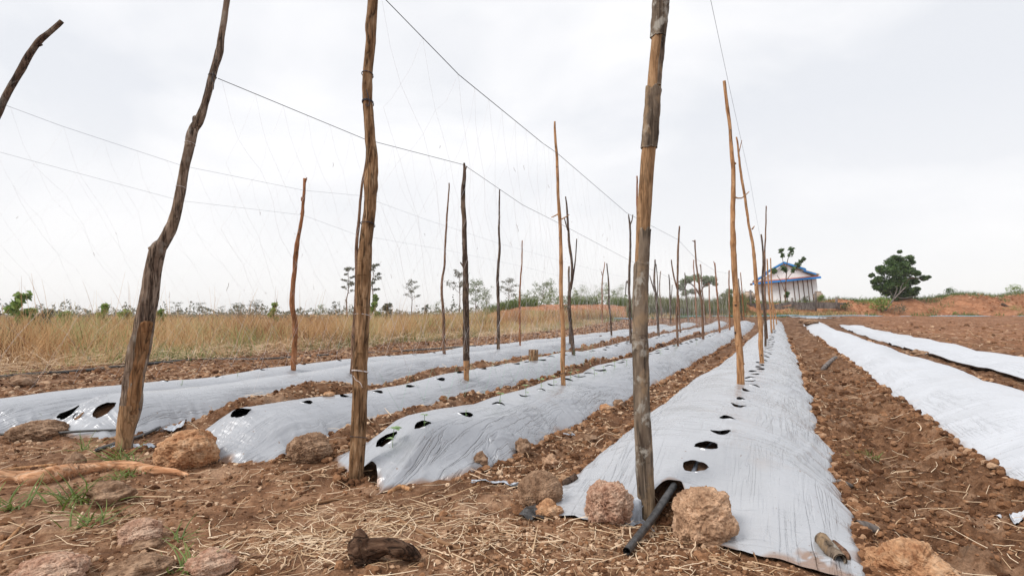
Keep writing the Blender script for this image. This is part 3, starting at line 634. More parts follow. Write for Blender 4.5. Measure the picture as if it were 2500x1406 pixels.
def blades(name, X, Y, hgt, wid, mat, label, lean=.35, segs=4, curl=.35, rnd=None, base_fn=ground_z, droop=None):
    n = len(X); a = rng.random(n)*6.283; l = lean*rng.random(n)
    d = np.stack([np.cos(a)*l, np.sin(a)*l, np.ones(n)], -1); d /= np.linalg.norm(d, axis=1)[:, None]
    ro = np.stack([X, Y, base_fn(X, Y)-.01], -1)
    return ribbons(name, ro, d, hgt, wid, curl, mat, label, segs, rnd=rnd)
# dry grass meadow on the left
def meadow(n, u0, u1, va, vb, p=1.0):
    u = u0+(u1-u0)*rng.random(n); v = va-(va-vb)*rng.random(n)**p+.35*fbm(u*.8, 0*u+.2, 77, 2); X, Y = to_xy(u, v); return X, Y, u, v
X, Y, u, v = meadow(52000, 1.5, 36, -9.0, -22, 1.7); k = (Y > 2) & (np.abs(X/Y) < 1.25) & ~((X/Y > -.05) & (Y > 30)); X, Y = X[k], Y[k]; n = len(X); r = np.hypot(X, Y)
cl = vn(X*.7, Y*.7, 12); tone = np.clip(.45+1.1*(vn(X*.35, Y*.35, 14)-.5)+.7*(vn(X*1.6, Y*1.6, 19)-.5)+.6*(rng.random(n)-.5), 0, 1)
vv = to_uv(X, Y)[1]; edge = ss((-9.0-vv)/1.6)
cl = np.clip(.5+1.5*(vn(X*.55, Y*.55, 12)-.5)+.8*(vn(X*2.2, Y*2.2, 17)-.5), 0, 1); hg = (.14+.56*cl)*(.45+.85*rng.random(n)**1.3)*(.35+.65*edge)
blades('dry_grass', X, Y, hg, (.0020+.0020*rng.random(n)+.003*(rng.random(n) > .93))*(.75+.08*r), M['dryg'], 'tall dry yellow grass along the left field edge', .95, 4, .8, rnd=tone)
X, Y, u, v = meadow(42000, 1, 90, -16, -95, 1.4); k = (Y > 4) & (np.abs(X/Y) < 1.2) & ~((X/Y > -.12) & (Y > 32)); X, Y = X[k], Y[k]; n = len(X); r = np.hypot(X, Y)
tone = np.clip(.5+.9*(vn(X*.2, Y*.2, 15)-.5)+.35*(rng.random(n)-.5), 0, 1)
o_ = blades('dry_grass', X, Y, (.20+.42*vn(X*.4, Y*.4, 13))*(.5+.8*rng.random(n)), (.0028+.0015*rng.random(n))*(.4+.10*r), M['dryg'], 'distant dry grass plain behind the field', .7, 3, .6, rnd=tone)
# flattened straw in front of the meadow
X, Y, u, v = meadow(16000, 1.5, 32, -8.4, -13.5); k = (Y > 2); X, Y = X[k], Y[k]; n = len(X); ro = np.stack([X, Y, ground_z(X, Y)+.03+.15*rng.random(n)**2], -1)
ribbons('flattened_straw', ro, horiz(n, .7), .15+.40*rng.random(n), .0028+.0028*rng.random(n), .4, M['straw'], 'flattened straw lying along the front of the dry grass', 4, rnd=rng.random(n)*.7)
# green shoots in the meadow
X, Y, u, v = meadow(20000, 1.5, 34, -8.7, -19, 1.7); k = (Y > 2) & (vn(X*.8, Y*.8, 23) > .48); X, Y = X[k], Y[k]; n = len(X)
blades('green_grass', X, Y, .10+.30*rng.random(n)**1.5, .0026+.0025*rng.random(n), M['greeng'], 'green grass shoots growing through the dry meadow', .8, 4, .6)
X, Y, u, v = meadow(600, 3, 30, -9.8, -19, 1.2); X = np.repeat(X, 22)+.16*rng.normal(size=13200); Y = np.repeat(Y, 22)+.16*rng.normal(size=13200); k = (Y > 3) & (X/Y > -1.2); X, Y = X[k], Y[k]; n = len(X)
blades('grass_clumps', X, Y, (.30+.75*vn(X*.9, Y*.9, 98))*(.6+.5*rng.random(n)), .0028+.0025*rng.random(n)+.0001*np.hypot(X, Y), M['dryg'], 'taller tussocks standing out of the dry meadow', .5, 4, .5, rnd=np.clip(vn(X*.7, Y*.7, 99)*1.1+.3*(rng.random(n)-.5), 0, 1))
# the tall seed stalks standing above the meadow
X, Y, u, v = meadow(420, 2, 22, -9.2, -15, 1.2); k = (Y > 4) & (X/Y < -.15); X, Y = X[k], Y[k]; n = len(X)
blades('seed_stalks', X, Y, .6+.95*rng.random(n)**1.6, .0040+.0020*rng.random(n), M['dryg'], 'thin tall seed stalks rising over the meadow', .25, 6, .2, rnd=rng.random(n)*.6+.2)
# grass and herbs on the bank
def bank_pts(n, a0, a1, y0, y1):
    a = a0+(a1-a0)*rng.random(n); Y = np.interp(a, _bx, _by)+y0+(y1-y0)*rng.random(n); return a*Y, Y
X, Y = bank_pts(26000, .22, 1.05, -3.0, 9); a = X/Y; yy = Y-np.interp(a, _bx, _by)
g1 = (yy < .6) & (a < .62) & (vn(X*.5, Y*.5, 24) > .32) & (a > .22); g2 = (yy > 3.6) & (vn(X*.6, Y*.6, 25) > .30); g3 = (vn(X*.9, Y*.9, 26) > .72)
k = (g1 | g2 | g3) ; X, Y = X[k], Y[k]; n = len(X)
blades('bank_grass', X, Y, (.12+.34*rng.random(n)**1.5), .010+.010*rng.random(n), M['greeng'], 'green grass and low weeds on the earth bank', .9, 3, .7, rnd=rng.random(n)*.8)
X, Y = bank_pts(9000, .24, .62, -3.2, 1.5); k = vn(X*.4, Y*.4, 44) > .5; X, Y = X[k], Y[k]; n = len(X)
blades('bank_dry_grass', X, Y, .15+.3*rng.random(n), .009+.008*rng.random(n), M['dryg'], 'dry grass at the foot of the earth bank', .9, 3, .7)
# wall of tall green grass and reeds beyond the pole rows (left of the house)
a = .21+.21*rng.random(15000); Y = np.interp(a, _bx, _by)-1.2+4.5*rng.random(15000); X = a*Y; n = len(X)
blades('reed_thicket', X, Y, (.5+.7*rng.random(n))*(.5+.9*vn(X*.7, Y*.3, 47)), .014+.012*rng.random(n), M['reed'], 'thicket of tall green grass at the far end of the pole rows', .35, 4, .3, rnd=np.clip(.15+.7*rng.random(n), 0, 1))
a = .02+.22*rng.random(9000); Y = np.interp(a, _bx, _by)-2+3.2*rng.random(9000); X = a*Y; n = len(X); k = vn(X*.35, Y*.35, 48) > .42; X, Y = X[k], Y[k]; n = len(X)
blades('bank_tuft_grass', X, Y, .2+.55*rng.random(n), .012+.010*rng.random(n), M['dryg'], 'dry tufts before the low red earth bank', .6, 4, .5)
a = -.05+.27*rng.random(9000); Y = np.interp(a, _bx, _by)+4.2+2.5*rng.random(9000); X = a*Y; n = len(X); k = vn(X*.35, Y*.35, 49) > .55; X, Y = X[k], Y[k]; n = len(X)
blades('bank_top_grass', X, Y, .15+.4*rng.random(n)*(1+vn(X*.3, Y*.3, 50)), .012+.010*rng.random(n), M['greeng'], 'grass growing on top of the low red earth bank', .6, 4, .5)
# foreground green grass tufts
def tuft(px, n, hgt, spread, label, w=.0028):
    n = int(n*1.7); hgt *= 1.25; w *= 1.25
    p = hit(*px, f=ground_z); X = p.x+spread*rng.normal(size=n); Y = p.y+spread*.7*rng.normal(size=n); Z = ground_z(X, Y)
    a = rng.random(n)*6.283; l = .5+1.3*rng.random(n); d = np.stack([np.cos(a)*l, np.sin(a)*l, np.ones(n)], -1); d /= np.linalg.norm(d, axis=1)[:, None]
    ro = np.stack([X, Y, Z-.004], -1)-np.array(p)
    o = ribbons('grass_tuft', ro, d, hgt*(.5+.7*rng.random(n)), w*(.6+.6*rng.random(n)), .5, M['greeng'], None, 5, kind=None, rnd=.3+.6*rng.random(n), lift=-.45*rng.random(n))
    o.location = p; return tag(o, label, 'grass tuft', 'green grass tufts in the foreground')
tuft((300,1125), 16, .13, .03, 'long bladed green grass tuft at the foot of the thick crooked pole', .0034)
tuft((205,1100), 8, .10, .02, 'small green tuft left of the foot of the crooked pole')
tuft((180,1225), 26, .12, .05, 'grey green grass tuft below the thick end of the fallen branch', .0034)
tuft((20,1240), 14, .10, .03, 'green grass tuft cut by the left border below the fallen branch', .0034)
tuft((215,1285), 16, .10, .025, 'green grass tuft left of the pinkish lump of soil')
tuft((430,1320), 7, .07, .012, 'small green tuft just right of the pinkish lump of soil')
tuft((455,1400), 9, .10, .02, 'blurred green blades at the bottom border', .003)
tuft((130,1040), 6, .10, .015, 'thin grass blades growing from the big clod by the left bed')
tuft((300,1165), 30, .05, .05, 'short green grass growing along the fallen orange branch')
tuft((2120,1115), 18, .07, .03, 'brownish green tuft at the right edge of the central bed', .0022)

# ------------------------------------------------------------------ poles
ROWZ = {}
def groove(seed, amp, freq=9, lf=6.0):
    def f(i, th, P, rr):
        z = (np.append(0, np.cumsum(np.linalg.norm(np.diff(P, axis=0), axis=1))))[:, None]+0*th
        c, s_ = np.cos(th), np.sin(th)
        return rr*amp*(1.1*ridge(c*2.2+s_*1.1+seed, z*lf*.35+s_*1.3, seed, 2)*.6+.8*fbm(th*freq/6.283*1.0, z*lf, seed+3, 3)*np.minimum(1, np.abs(th-math.pi)*0+1)+.5*fbm(c*3, z*lf*3+s_*3, seed+5, 2))
    return f
def px_path(pts, Y, dy=None):
    return np.array([at(x, y, Y+(dy[i] if dy else 0)) for i, (x, y, *_) in enumerate(pts)])
POLES = {}
def pole(key, pts, mat, label, Y=None, twigs=(), n=10, amp=.10, step=None, sink=.12, group='wooden trellis poles', stubs=(), name='trellis_pole', knots=0):
    """pts: (x, y, width) in photograph pixels from foot to tip"""
    if Y is None:
        p = hit(pts[0][0], pts[0][1]); Y = p.y
    P = px_path(pts, Y); rad = np.array([q[2]*math.cos(math.atan((q[0]-CX)/F_PX)) for q in pts])*.48*Y/F_PX     # wide lens: off-axis cylinders look wider
    foot = P[0].copy(); P0 = P[0]+(P[0]-P[1])/np.linalg.norm(P[0]-P[1])*sink
    P = np.vstack([P0, P]); rad = np.append(rad[0], rad)
    st = step or max(.012, Y*.004)
    Q, par = resample(P, st); rr = np.interp(par, np.arange(len(rad)), rad)
    sd_ = int(abs(pts[0][0])) % 97
    rr = rr*(1+(.03 if n > 20 else .10)*fbm(np.arange(len(Q))*st*9, 0*par, sd_, 2))
    zz = np.arange(len(Q))*st
    rk = random.Random(sd_)
    for _ in range(knots):
        c = rk.random()*zz[-1]; rr = rr*(1+(.05 if n > 20 else .10)*np.exp(-((zz-c)/(rad.mean()*.8))**2))
    Q = Q+np.stack([fbm(zz*3.5, 0*zz, sd_+1, 3), fbm(zz*3.5, 0*zz, sd_+2, 3), 0*zz], -1)*rad.mean()*(.12 if n > 20 else .5)
    root = empty(name, foot, label, 'pole', group)
    m = MB(); m.tube(Q, rr, n, disp=groove(sd_, amp)); o = m.build('shaft', mat, root, origin=foot)
    if n in (12, 14, 16) and knots:
        for _ in range(knots+2):
            i = rk.randrange(8, len(Q)-3); a = -math.pi/2+rk.uniform(-1.5, 1.5); d_ = np.array([math.cos(a), math.sin(a), .25]); r0 = rr[i]
            m = MB(); m.tube(np.array([Q[i]+d_*r0*.6, Q[i]+d_*r0*1.08, Q[i]+d_*r0*1.22]), np.array([.42, .36, .2])*r0, 7); m.build('knot', M['barkdark'] if rk.random() < .6 else mat, root, origin=foot)
    for tw in twigs:
        T = px_path(tw, Y); T, par = resample(T, st); w_ = np.interp(par, np.arange(len(tw)), [q[2] for q in tw])*.5*Y/F_PX
        m = MB(); m.tube(T, w_, 6, disp=groove(sd_+9, amp)); m.build('twig', mat, root, origin=foot)
    POLES[key] = dict(Y=Y, root=root, foot=foot, Q=Q, rr=rr)
    return root
def tie(key, y, mat='wire', turns=1, thick=.0016, tail=None, tilt=.25):
    d = POLES[key]; Y = d['Y']; z = at(1250, y, Y).z; i = int(np.argmin(np.abs(d['Q'][:, 2]-z))); c = d['Q'][i]; r = d['rr'][i]*1.09+thick*.6
    t = np.linspace(0, turns*6.283, 20*turns); P = np.stack([c[0]+r*np.cos(t), c[1]+r*np.sin(t), c[2]+tilt*r*np.cos(t+key.__hash__() % 3)+t/6.28*thick*2.2], -1)
    m = MB(); m.tube(P, thick, 5)
    if tail:
        T = np.array([(c[0]+a*Y/F_PX, c[1]-r-.003, c[2]-b_*Y/F_PX) for a, b_ in tail]); T, _ = resample(T, .004); m.tube(T, thick*.9, 5)
    m.build('wire_tie', M[mat], d['root'], origin=d['foot'])

# --- near end poles
def bark_sleeve(key, y0, y1, a0, a1, mat, thick=.0035, seed=0, n=26):
    "a plate of bark still clinging round part of a pole between photograph rows y0 (upper) and y1 (lower)"
    d = POLES[key]; Y = d['Y']; z0, z1 = at(1250, y1, Y).z, at(1250, y0, Y).z; Q, rr = d['Q'], d['rr']
    z = np.arange(z0, z1, .008); px = np.interp(z, Q[:, 2], Q[:, 0]); py = np.interp(z, Q[:, 2], Q[:, 1]); r = np.interp(z, Q[:, 2], rr)
    th = np.linspace(0, 1, n); m_ = len(z)
    A0 = R(a0)+.25*fbm(z*14, 0*z, seed, 3); A1 = R(a1)+.25*fbm(z*14, 0*z, seed+1, 3)
    TH_ = A0[:, None]+(A1-A0)[:, None]*th[None, :]
    zt = z[:, None]+0*TH_
    jag = .012*fbm(TH_*2.5, 0*TH_, seed+2, 3); zt = zt+jag*(((z-z0)/(z1-z0))[:, None])+.5*jag
    ro = r[:, None]*1.04+thick+thick*.9*fbm(TH_*3, zt*22, seed+4, 3); ri = r[:, None]*.9+0*TH_
    def cyl(rad): return np.stack([px[:, None]+rad*np.cos(TH_), py[:, None]+rad*np.sin(TH_), zt], -1)
    O, I = cyl(ro), cyl(ri); m2 = n
    V = np.concatenate([O.reshape(-1, 3), I.reshape(-1, 3)]); idx = np.arange(m_*n).reshape(m_, n); off = m_*n
    q = [np.stack([idx[:-1, :-1], idx[:-1, 1:], idx[1:, 1:], idx[1:, :-1]], -1).reshape(-1, 4)]
    for e in (idx[0], idx[-1], idx[:, 0], idx[:, -1]): q.append(np.stack([e[:-1], e[1:], e[1:]+off, e[:-1]+off], -1))
    mesh_np('bark_plate', V-np.array(d['foot']), np.vstack(q), None, mat, d['root'])
pole('A0', [(1580,1262,38),(1574,1150,40),(1568,1000,37),(1563,860,37),(1562,760,35),(1566,640,34),(1571,540,37),(1581,400,36),(1591,290,35),(1597,200,34),(1608,90,34),(1615,0,37),(1632,-170,38)], M['woodtan'],
     'thick pole with flaking lichen covered bark, standing at the end of the central bed', n=30, amp=.035, step=.008)
bark_sleeve('A0', -200, 92, 0, 360, M['barkplate'], .0045, 1)
bark_sleeve('A0', 92, 212, -75, 75, M['barkplate'], .003, 2)
bark_sleeve('A0', 210, 362, 0, 360, M['barkplate'], .0045, 3)
bark_sleeve('A0', 560, 645, -130, 30, M['barkplate'], .003, 5)
bark_sleeve('A0', 640, 1300, 0, 360, M['barkplate'], .0028, 6)
pole('B0', [(868,1165,36),(873,1080,37),(878,1000,38),(880,900,38),(884,800,37),(887,700,37),(893,600,34),(902,520,31),(905,460,33),(907,390,31),(902,330,27),(898,250,26),(898,180,26),(904,100,27),(904,65,30),(910,0,26),(914,-130,25)], M['wood'],
     'split weathered brown pole with wire ties, at the end of the bed with seedlings', n=30, amp=.14, step=.008, knots=4)
pole('C0', [(303,1102,40),(308,1050,46),(318,1000,52),(325,930,56),(338,860,58),(352,790,54),(364,720,48),(374,660,44),(386,610,44),(400,590,34),(424,540,29),(438,480,26),(447,430,25),(458,380,26),(472,320,26),(486,296,26),(500,255,20),(512,210,19),(524,165,19),(536,128,22),(541,90,17),(551,30,16),(564,-60,15)], M['barkgrey'],
     'thick crooked grey barked pole with peeled orange wood near its foot', n=30, amp=.15, step=.008, knots=5,
     twigs=[[(478,310,16),(477,290,14),(476,284,9)], [(382,612,16),(372,606,14),(364,608,9)]])
# the peeled strip of C0
d = POLES['C0']
def peel(key, y0, y1, a0, a1, mat, seed=0, out=.004):
    d = POLES[key]; Y = d['Y']; z0, z1 = at(1250, y1, Y).z, at(1250, y0, Y).z; Q, rr = d['Q'], d['rr']; n = 14
    z = np.arange(z0, z1, .008); px = np.interp(z, Q[:, 2], Q[:, 0]); py = np.interp(z, Q[:, 2], Q[:, 1]); r = np.interp(z, Q[:, 2], rr); th = np.linspace(-1, 1, n)
    t = (z-z0)/(z1-z0); wv = np.clip(np.minimum(1, (1-t)*28+.25), .05, 1)*(1+.25*fbm(z*11, 0*z, seed, 3))
    mid_, hw = R((a0+a1)/2), R((a1-a0)/2); TH_ = mid_+.25*fbm(z*6, 0*z, seed+3, 2)[:, None]+hw*wv[:, None]*th[None, :]
    rad = r[:, None]*(1.12-.16*np.abs(th)[None, :]**3)+out*.5+.003*fbm(TH_*7, z[:, None]*6+0*TH_, seed+1, 3)
    V = np.stack([px[:, None]+rad*np.cos(TH_), py[:, None]+rad*np.sin(TH_), z[:, None]+0*TH_], -1).reshape(-1, 3)
    idx = np.arange(len(z)*n).reshape(len(z), n); q = np.stack([idx[:-1, :-1], idx[:-1, 1:], idx[1:, 1:], idx[1:, :-1]], -1).reshape(-1, 4)
    mesh_np('peeled_wood', V-np.array(d['foot']), q, None, mat, d['root'])
peel('C0', 782, 1010, -80, 2, M['peelm'], 3)
peel('C0', 985, 1115, -165, 5, M['woodtan'], 5, .005)
peel('B0', 745, 860, -115, -65, M['woodtan'], 9, .001)
pole('E0', [(-110,1085,30),(-95,900,28),(-70,600,24),(-38,370,24),(0,268,22),(30,205,22),(62,150,22),(92,105,20),(118,82,16),(152,52,14)], M['barkdark'],
     'dark bent pole leaning into the photo at the upper left corner', Y=3.35, n=16, amp=.12, twigs=[[(62,158,6),(70,156,4)], [(95,112,6),(104,110,3)]])
# --- pole rows: central bed
P_ = pole
P_('A1', [(1809,938,20),(1806,860,18),(1800,780,17),(1795,700,15),(1792,600,14),(1789,500,12),(1788,400,11),(1783,320,9),(1776,275,9),(1768,198,8)], M['orange'], 'tall straight orange tan pole standing on the central bed nearest the camera', n=16, amp=.05, knots=5, twigs=[[(1795,482,4),(1810,484,3),(1829,468,2)], [(1791,398,7),(1797,400,4)]])
P_('A2', [(1861,887,12),(1858,830,12),(1852,750,11),(1845,680,10),(1837,600,8),(1828,545,7),(1818,480,7),(1805,400,6),(1798,335,4)], M['orange'], 'slanting orange knotty pole, second along the central bed', n=12, amp=.08, knots=9, twigs=[[(1802,382,3),(1806,365,2),(1811,343,1.6)], [(1836,560,4),(1842,552,2)]])
P_('A3', [(1869,846,6),(1868,790,6.5),(1864,740,6),(1861,690,6),(1864,640,6),(1863,610,5),(1859,572,4)], M['barkdark'], 'dark wavy pole, third along the central bed', amp=.08)
P_('A4', [(1873,827,5),(1869,760,5),(1867,690,4.5),(1868,600,4),(1871,503,3)], M['brownbark'], 'thin reddish brown pole rising highest behind the dark wavy one', amp=.06)
P_('A5', [(1884,813,5),(1881,760,5),(1876,700,4.5),(1873,632,3.5)], M['orange'], 'orange pole right of the dark wavy one, on the central bed', amp=.06)
P_('A6', [(1890,804,4),(1887,760,4),(1883,690,3.5),(1881,630,3)], M['orange'], 'orange stick in front of the left corner of the house, on the central bed', amp=.06)
P_('A7', [(1896,792,3.5),(1892,760,3.5),(1887,738,3)], M['orange'], 'short orange stick, last one of the central bed', amp=.06)
# seedling bed
P_('B1', [(1376,940,12),(1375,850,11.5),(1371,740,10.5),(1369,640,9.5),(1364,500,8.5),(1360,400,7.5),(1356,345,6.5),(1354,297,4.5)], M['orange'], 'straight orange tan pole on the seedling bed with two short side twigs', n=14, amp=.05, knots=5, twigs=[[(1365,521,4),(1355,527,3),(1346,531,2.4)], [(1368,536,4),(1378,532,3),(1390,524,2)]])
P_('B2', [(1655,845,6),(1652,770,6),(1654,700,5.5),(1655,620,5),(1659,552,3.5)], M['brownbark'], 'tall brown pole with a long left branch, far along the seedling bed', amp=.08, knots=4, twigs=[[(1653,705,4),(1645,675,3.5),(1640,645,3),(1639,634,2.6)]])
P_('B3', [(1717,828,6),(1714,760,5.5),(1709,710,5.5),(1702,660,4.5),(1698,620,4),(1696,586,3.5)], M['brownbark'], 'brown pole bending left with a hooked tip, far along the seedling bed', amp=.08, knots=3, twigs=[[(1709,722,3),(1702,712,2.6),(1696,700,2)], [(1696,590,3),(1690,588,1.6)]])
P_('B4', [(1757,812,5),(1752,740,4.5),(1749,690,4),(1745,642,3.2)], M['redbark'], 'reddish pole leaning left before the flat topped tree', amp=.08, twigs=[[(1745,645,2.5),(1742,638,1.6)]])
P_('B5', [(1782,805,4),(1780,740,4),(1780,660,3)], M['redbark'], 'thin straight reddish pole just left of the tall orange tan one', amp=.06)
P_('N1', [(1560,850,9),(1558,700,7),(1556,560,6),(1556,430,4)], M['redbark'], 'reddish pole mostly hidden by the left side of the lichen covered pole', amp=.06)
# third bed
P_('C1', [(1140,928,13),(1139,880,17),(1137,780,15),(1135,690,14),(1134,640,14),(1133,560,12),(1132,480,11),(1134,430,9),(1134,398,5)], M['barkdark'], 'dark grey barked pole with broken stubs and a peeled foot, at mid picture', n=14, amp=.14, knots=5, twigs=[[(1134,654,7),(1127,645,4),(1124,640,3)], [(1131,512,7),(1126,504,5)], [(1135,418,4),(1140,406,3)]])
peel('C1', 878, 935, -170, 0, M['orange'], 4, .001)
P_('C2', [(1401,868,9),(1397,820,9.5),(1391,760,9),(1391,715,8.5),(1397,680,7),(1396,640,6.5),(1389,590,6),(1386,545,5.5),(1381,480,3.5)], M['barkdark'], 'forked grey pole with a thin right branch, behind the straight orange tan one', n=10, amp=.12, knots=4, twigs=[[(1394,706,5),(1400,670,4),(1405,630,3),(1408,583,2.4)], [(1386,562,3.5),(1381,545,3),(1377,530,2)]])
P_('C3', [(1540,838,7),(1538,780,6.5),(1536,720,6),(1537,660,6),(1539,600,5.5),(1538,555,5),(1534,524,3)], M['barkdark'], 'brown crooked pole with a Y shaped tip, left of the lichen covered pole', amp=.12, knots=4, twigs=[[(1538,550,3.5),(1543,538,2.6),(1545,524,2)], [(1536,700,3.5),(1530,685,2.6),(1527,720,2)]])
P_('C4', [(1608,820,6.5),(1605,770,6),(1602,730,5.5),(1598,690,5.5),(1600,634,3.5)], M['barkdark'], 'dark pole with a raised left arm, just right of the lichen covered pole', amp=.12, knots=3, twigs=[[(1598,712,3),(1591,690,2.6),(1586,672,2)], [(1603,742,3),(1606,700,2.4),(1602,645,1.8)]])
P_('C5', [(1661,812,4),(1658,760,4),(1657,720,3.5)], M['brownbark'], 'short brown stick just right of the foot of the tall branched pole', amp=.06)
P_('C6', [(1701,797,4),(1699,740,3.6),(1695,680,3.2),(1693,634,2.4)], M['redbark'], 'thin reddish stick left of the hooked brown pole', amp=.06)
P_('C7', [(1722,790,3.6),(1718,740,3.4),(1713,690,3),(1711,645,2.4)], M['brownbark'], 'thin brown stick with a side tip, right of the hooked brown pole', amp=.06, twigs=[[(1712,652,2),(1708,647,1.4)]])
P_('C8', [(1734,783,3.6),(1732,740,3.4),(1731,692,3)], M['redbark'], 'thin stick before the middle of the flat topped tree', amp=.06)
# left beds
P_('D0', [(860,912,15),(864,840,13),(868,760,12),(873,680,11),(872,610,9),(875,560,8),(883,470,6.5),(893,400,5),(893,368,3)], M['brownbark'], 'slender brown pole rising close behind the split weathered pole', n=12, amp=.12, knots=3)
P_('D1', [(1216,853,8),(1216,800,8.5),(1217,740,8),(1216,690,8),(1216,660,7),(1219,600,6),(1218,540,4.5),(1219,463,3)], M['barkdark'], 'dark knobbly pole with a thin tip, right of the grey barked pole', n=10, amp=.14, knots=5)
P_('D2', [(1493,819,5),(1489,760,5),(1486,720,4.5),(1486,690,4),(1481,643,3)], M['barkdark'], 'thin dark pole bending left, between the forked pole and the Y tipped one', amp=.1, knots=2)
P_('D3', [(1637,791,4),(1636,740,4),(1635,700,3.5),(1633,670,2.4)], M['barkdark'], 'thin dark stick left of the tall branched pole', amp=.08, twigs=[[(1637,740,2.2),(1640,715,2),(1641,695,1.6)]])
P_('D4', [(1681,787,4),(1677,740,3.8),(1673,700,3.4),(1672,666,2.6)], M['barkdark'], 'dark stick before the left side of the flat topped tree', amp=.08)
P_('E1', [(716,906,13),(720,850,13),(719,790,13),(715,740,14),(717,690,11.5),(722,640,12),(728,590,10.5),(736,540,9.5),(741,490,8),(744,450,8),(745,436,9)], M['redbark'], 'rusty red crooked pole with a clenched broken tip, left of the split pole', n=14, amp=.12, knots=5, twigs=[[(744,445,5),(741,436,3)], [(745,445,5),(749,434,3)], [(740,493,4),(736,490,3),(736,481,2)]])
P_('E2', [(1085,864,8.5),(1083,800,7.5),(1082,750,7),(1078,710,6.5),(1079,680,6),(1085,640,5.5),(1089,560,5),(1093,500,4),(1097,447,3)], M['brownbark'], 'thin crooked brown pole, left of the dark grey barked one', n=10, amp=.1, knots=4)
P_('E3', [(1270,844,5),(1269,780,5),(1269,720,4.5),(1271,680,4),(1274,640,3.5),(1275,587,2.6)], M['redbark'], 'short thin reddish pole between the knobbly and the orange tan poles', amp=.1, knots=4)
P_('E4', [(1392,840,6),(1391,780,6),(1390,720,5.5),(1389,650,5)], M['barkdark'], 'dark stake standing directly behind the forked grey pole', amp=.1)
P_('E5', [(1471,792,3.4),(1470,740,3.4),(1470,690,3),(1477,640,2)], M['redbark'], 'thin reddish stick with a small fork, beside the bending dark pole', amp=.08, twigs=[[(1470,672,2),(1468,662,1.6)]])
P_('E6', [(1617,789,3),(1613,740,3),(1610,705,2.6),(1613,662,1.8)], M['brownbark'], 'very thin wavy stick right of the dark pole with the raised arm', amp=.08)
P_('F1', [(1812,783,3),(1808,740,3),(1803,680,2.4)], M['barkdark'], 'thin dark stick immediately right of the tall orange tan pole', amp=.06)
P_('F2', [(1817,781,3),(1813,730,3),(1808,665,2.2)], M['redbark'], 'thin pinkish stick between the tall tan pole and the slanting pole', amp=.06)
# ties
tie('B0', 185, 'wire', 1, .0022); tie('B0', 252, 'wire', 2, .0022, tail=[(0, -30), (5, -12), (8, 4), (4, 12), (-2, 6)]); tie('B0', 548, 'wire', 1, .0022); tie('B0', 1067, 'wire', 1, .0014)
tie('B0', 772, 'net', 1, .001); tie('B0', 908, 'net', 2, .0012, tail=[(-10, 6), (-4, 16), (6, 22), (12, 34)])
tie('C0', 186, 'wire', 1, .002, tail=[(8, -2), (6, 10), (10, 22), (9, 38)]); tie('C0', 998, 'wire', 1, .0014); tie('C0', 460, 'net', 1, .001); tie('C0', 352, 'net', 1, .001)
tie('B1', 912, 'wire', 1, .002); tie('C1', 895, 'wire', 1, .002)

# ------------------------------------------------------------------ cords and nets
def depth(key): return POLES[key]['Y']
def cord_pts(lst):
    return np.array([at(x, y, (depth(k) if isinstance(k, str) else k)) for x, y, k in lst])
def sag(P, amt=.02):
    out_ = []
    for i in range(len(P)-1):
        n = 8; L_ = np.linalg.norm(P[i+1]-P[i])
        for k in range(n): t = k/n; p = P[i]*(1-t)+P[i+1]*t; out_.append(p-np.array([0, 0, amt*L_*4*t*(1-t)*.0]))
    out_.append(P[-1]); return np.array(out_)
def depth_lerp(pts, k0, k1):
    "intermediate depths of a straight cord seen between two poles: perspective-correct by 1/Y"
    pass
CORDS = {
 'A': [(1634,-500,'A0'),(1735,0,2.9),(1781,215,'A1'),(1831,440,'A2'),(1858,592,'A3'),(1868,640,'A4')],
 'B': [(917,-25,'B0'),(1120,183,2.95),(1325,350,4.1),(1360,374,'B1'),(1530,520,6.7),(1655,585,'B2'),(1700,632,'B3'),(1748,662,'B4'),(1780,668,'B5')],
 'C': [(532,192,'C0'),(890,340,4.1),(1133,403,'C1'),(1275,500,5.9),(1384,555,'C2'),(1537,636,'C3'),(1600,662,'C4'),(1660,690,17),(1722,700,24)],
 'D': [(15,258,'E0'),(150,308,3.6),(445,405,4.4),(742,465,5.5),(880,478,'D0'),(1034,534,7.0),(1217,594,'D1'),(1484,668,'D2'),(1634,700,'D3'),(1672,710,'D4')],
 'E': [(-260,300,3.6),(0,372,4.3),(440,490,5.2),(738,525,'E1'),(870,573,6.6),(1091,611,'E2'),(1273,650,'E3'),(1389,680,'E4'),(1472,700,22)],
}
CM = {'A': ('wiregrey', .0013), 'B': ('wire', .0022), 'C': ('wire', .0022), 'D': ('wiregrey', .0011), 'E': ('wiregrey', .0010)}
CL = {'A': 'thin cord running down from the top border past the tall orange tan pole', 'B': 'black cord descending from the top of the split pole over the seedling bed',
      'C': 'black cord tied to the crooked pole and running to the dark grey barked one', 'D': 'thin grey cord starting at the dark pole in the upper left corner', 'E': 'lowest thin grey cord, tied to the rusty red pole'}
CPTS = {}
for k, l in CORDS.items():
    P = sag(cord_pts(l)); CPTS[k] = P; m = MB(); m.tube(P, CM[k][1], 5)
    if k == 'B':
        c = P[0]; t = np.linspace(0, 5.5, 14); m.tube(np.stack([c[0]+.012*np.cos(t)+.004*t, c[1]-.02+0*t, c[2]-.012+.012*np.sin(t)], -1), .0018, 5)
    tag(m.build('cord', M[CM[k][0]]), CL[k], 'cord')
NL = {'B': 'white trellis net hanging over the seedling bed from the black cord of the split pole', 'C': 'fine white trellis net hanging from the black cord of the crooked pole',
      'D': 'fine white trellis net hanging from the cord of the upper left dark pole', 'E': 'fine white trellis net hanging from the lowest grey cord'}
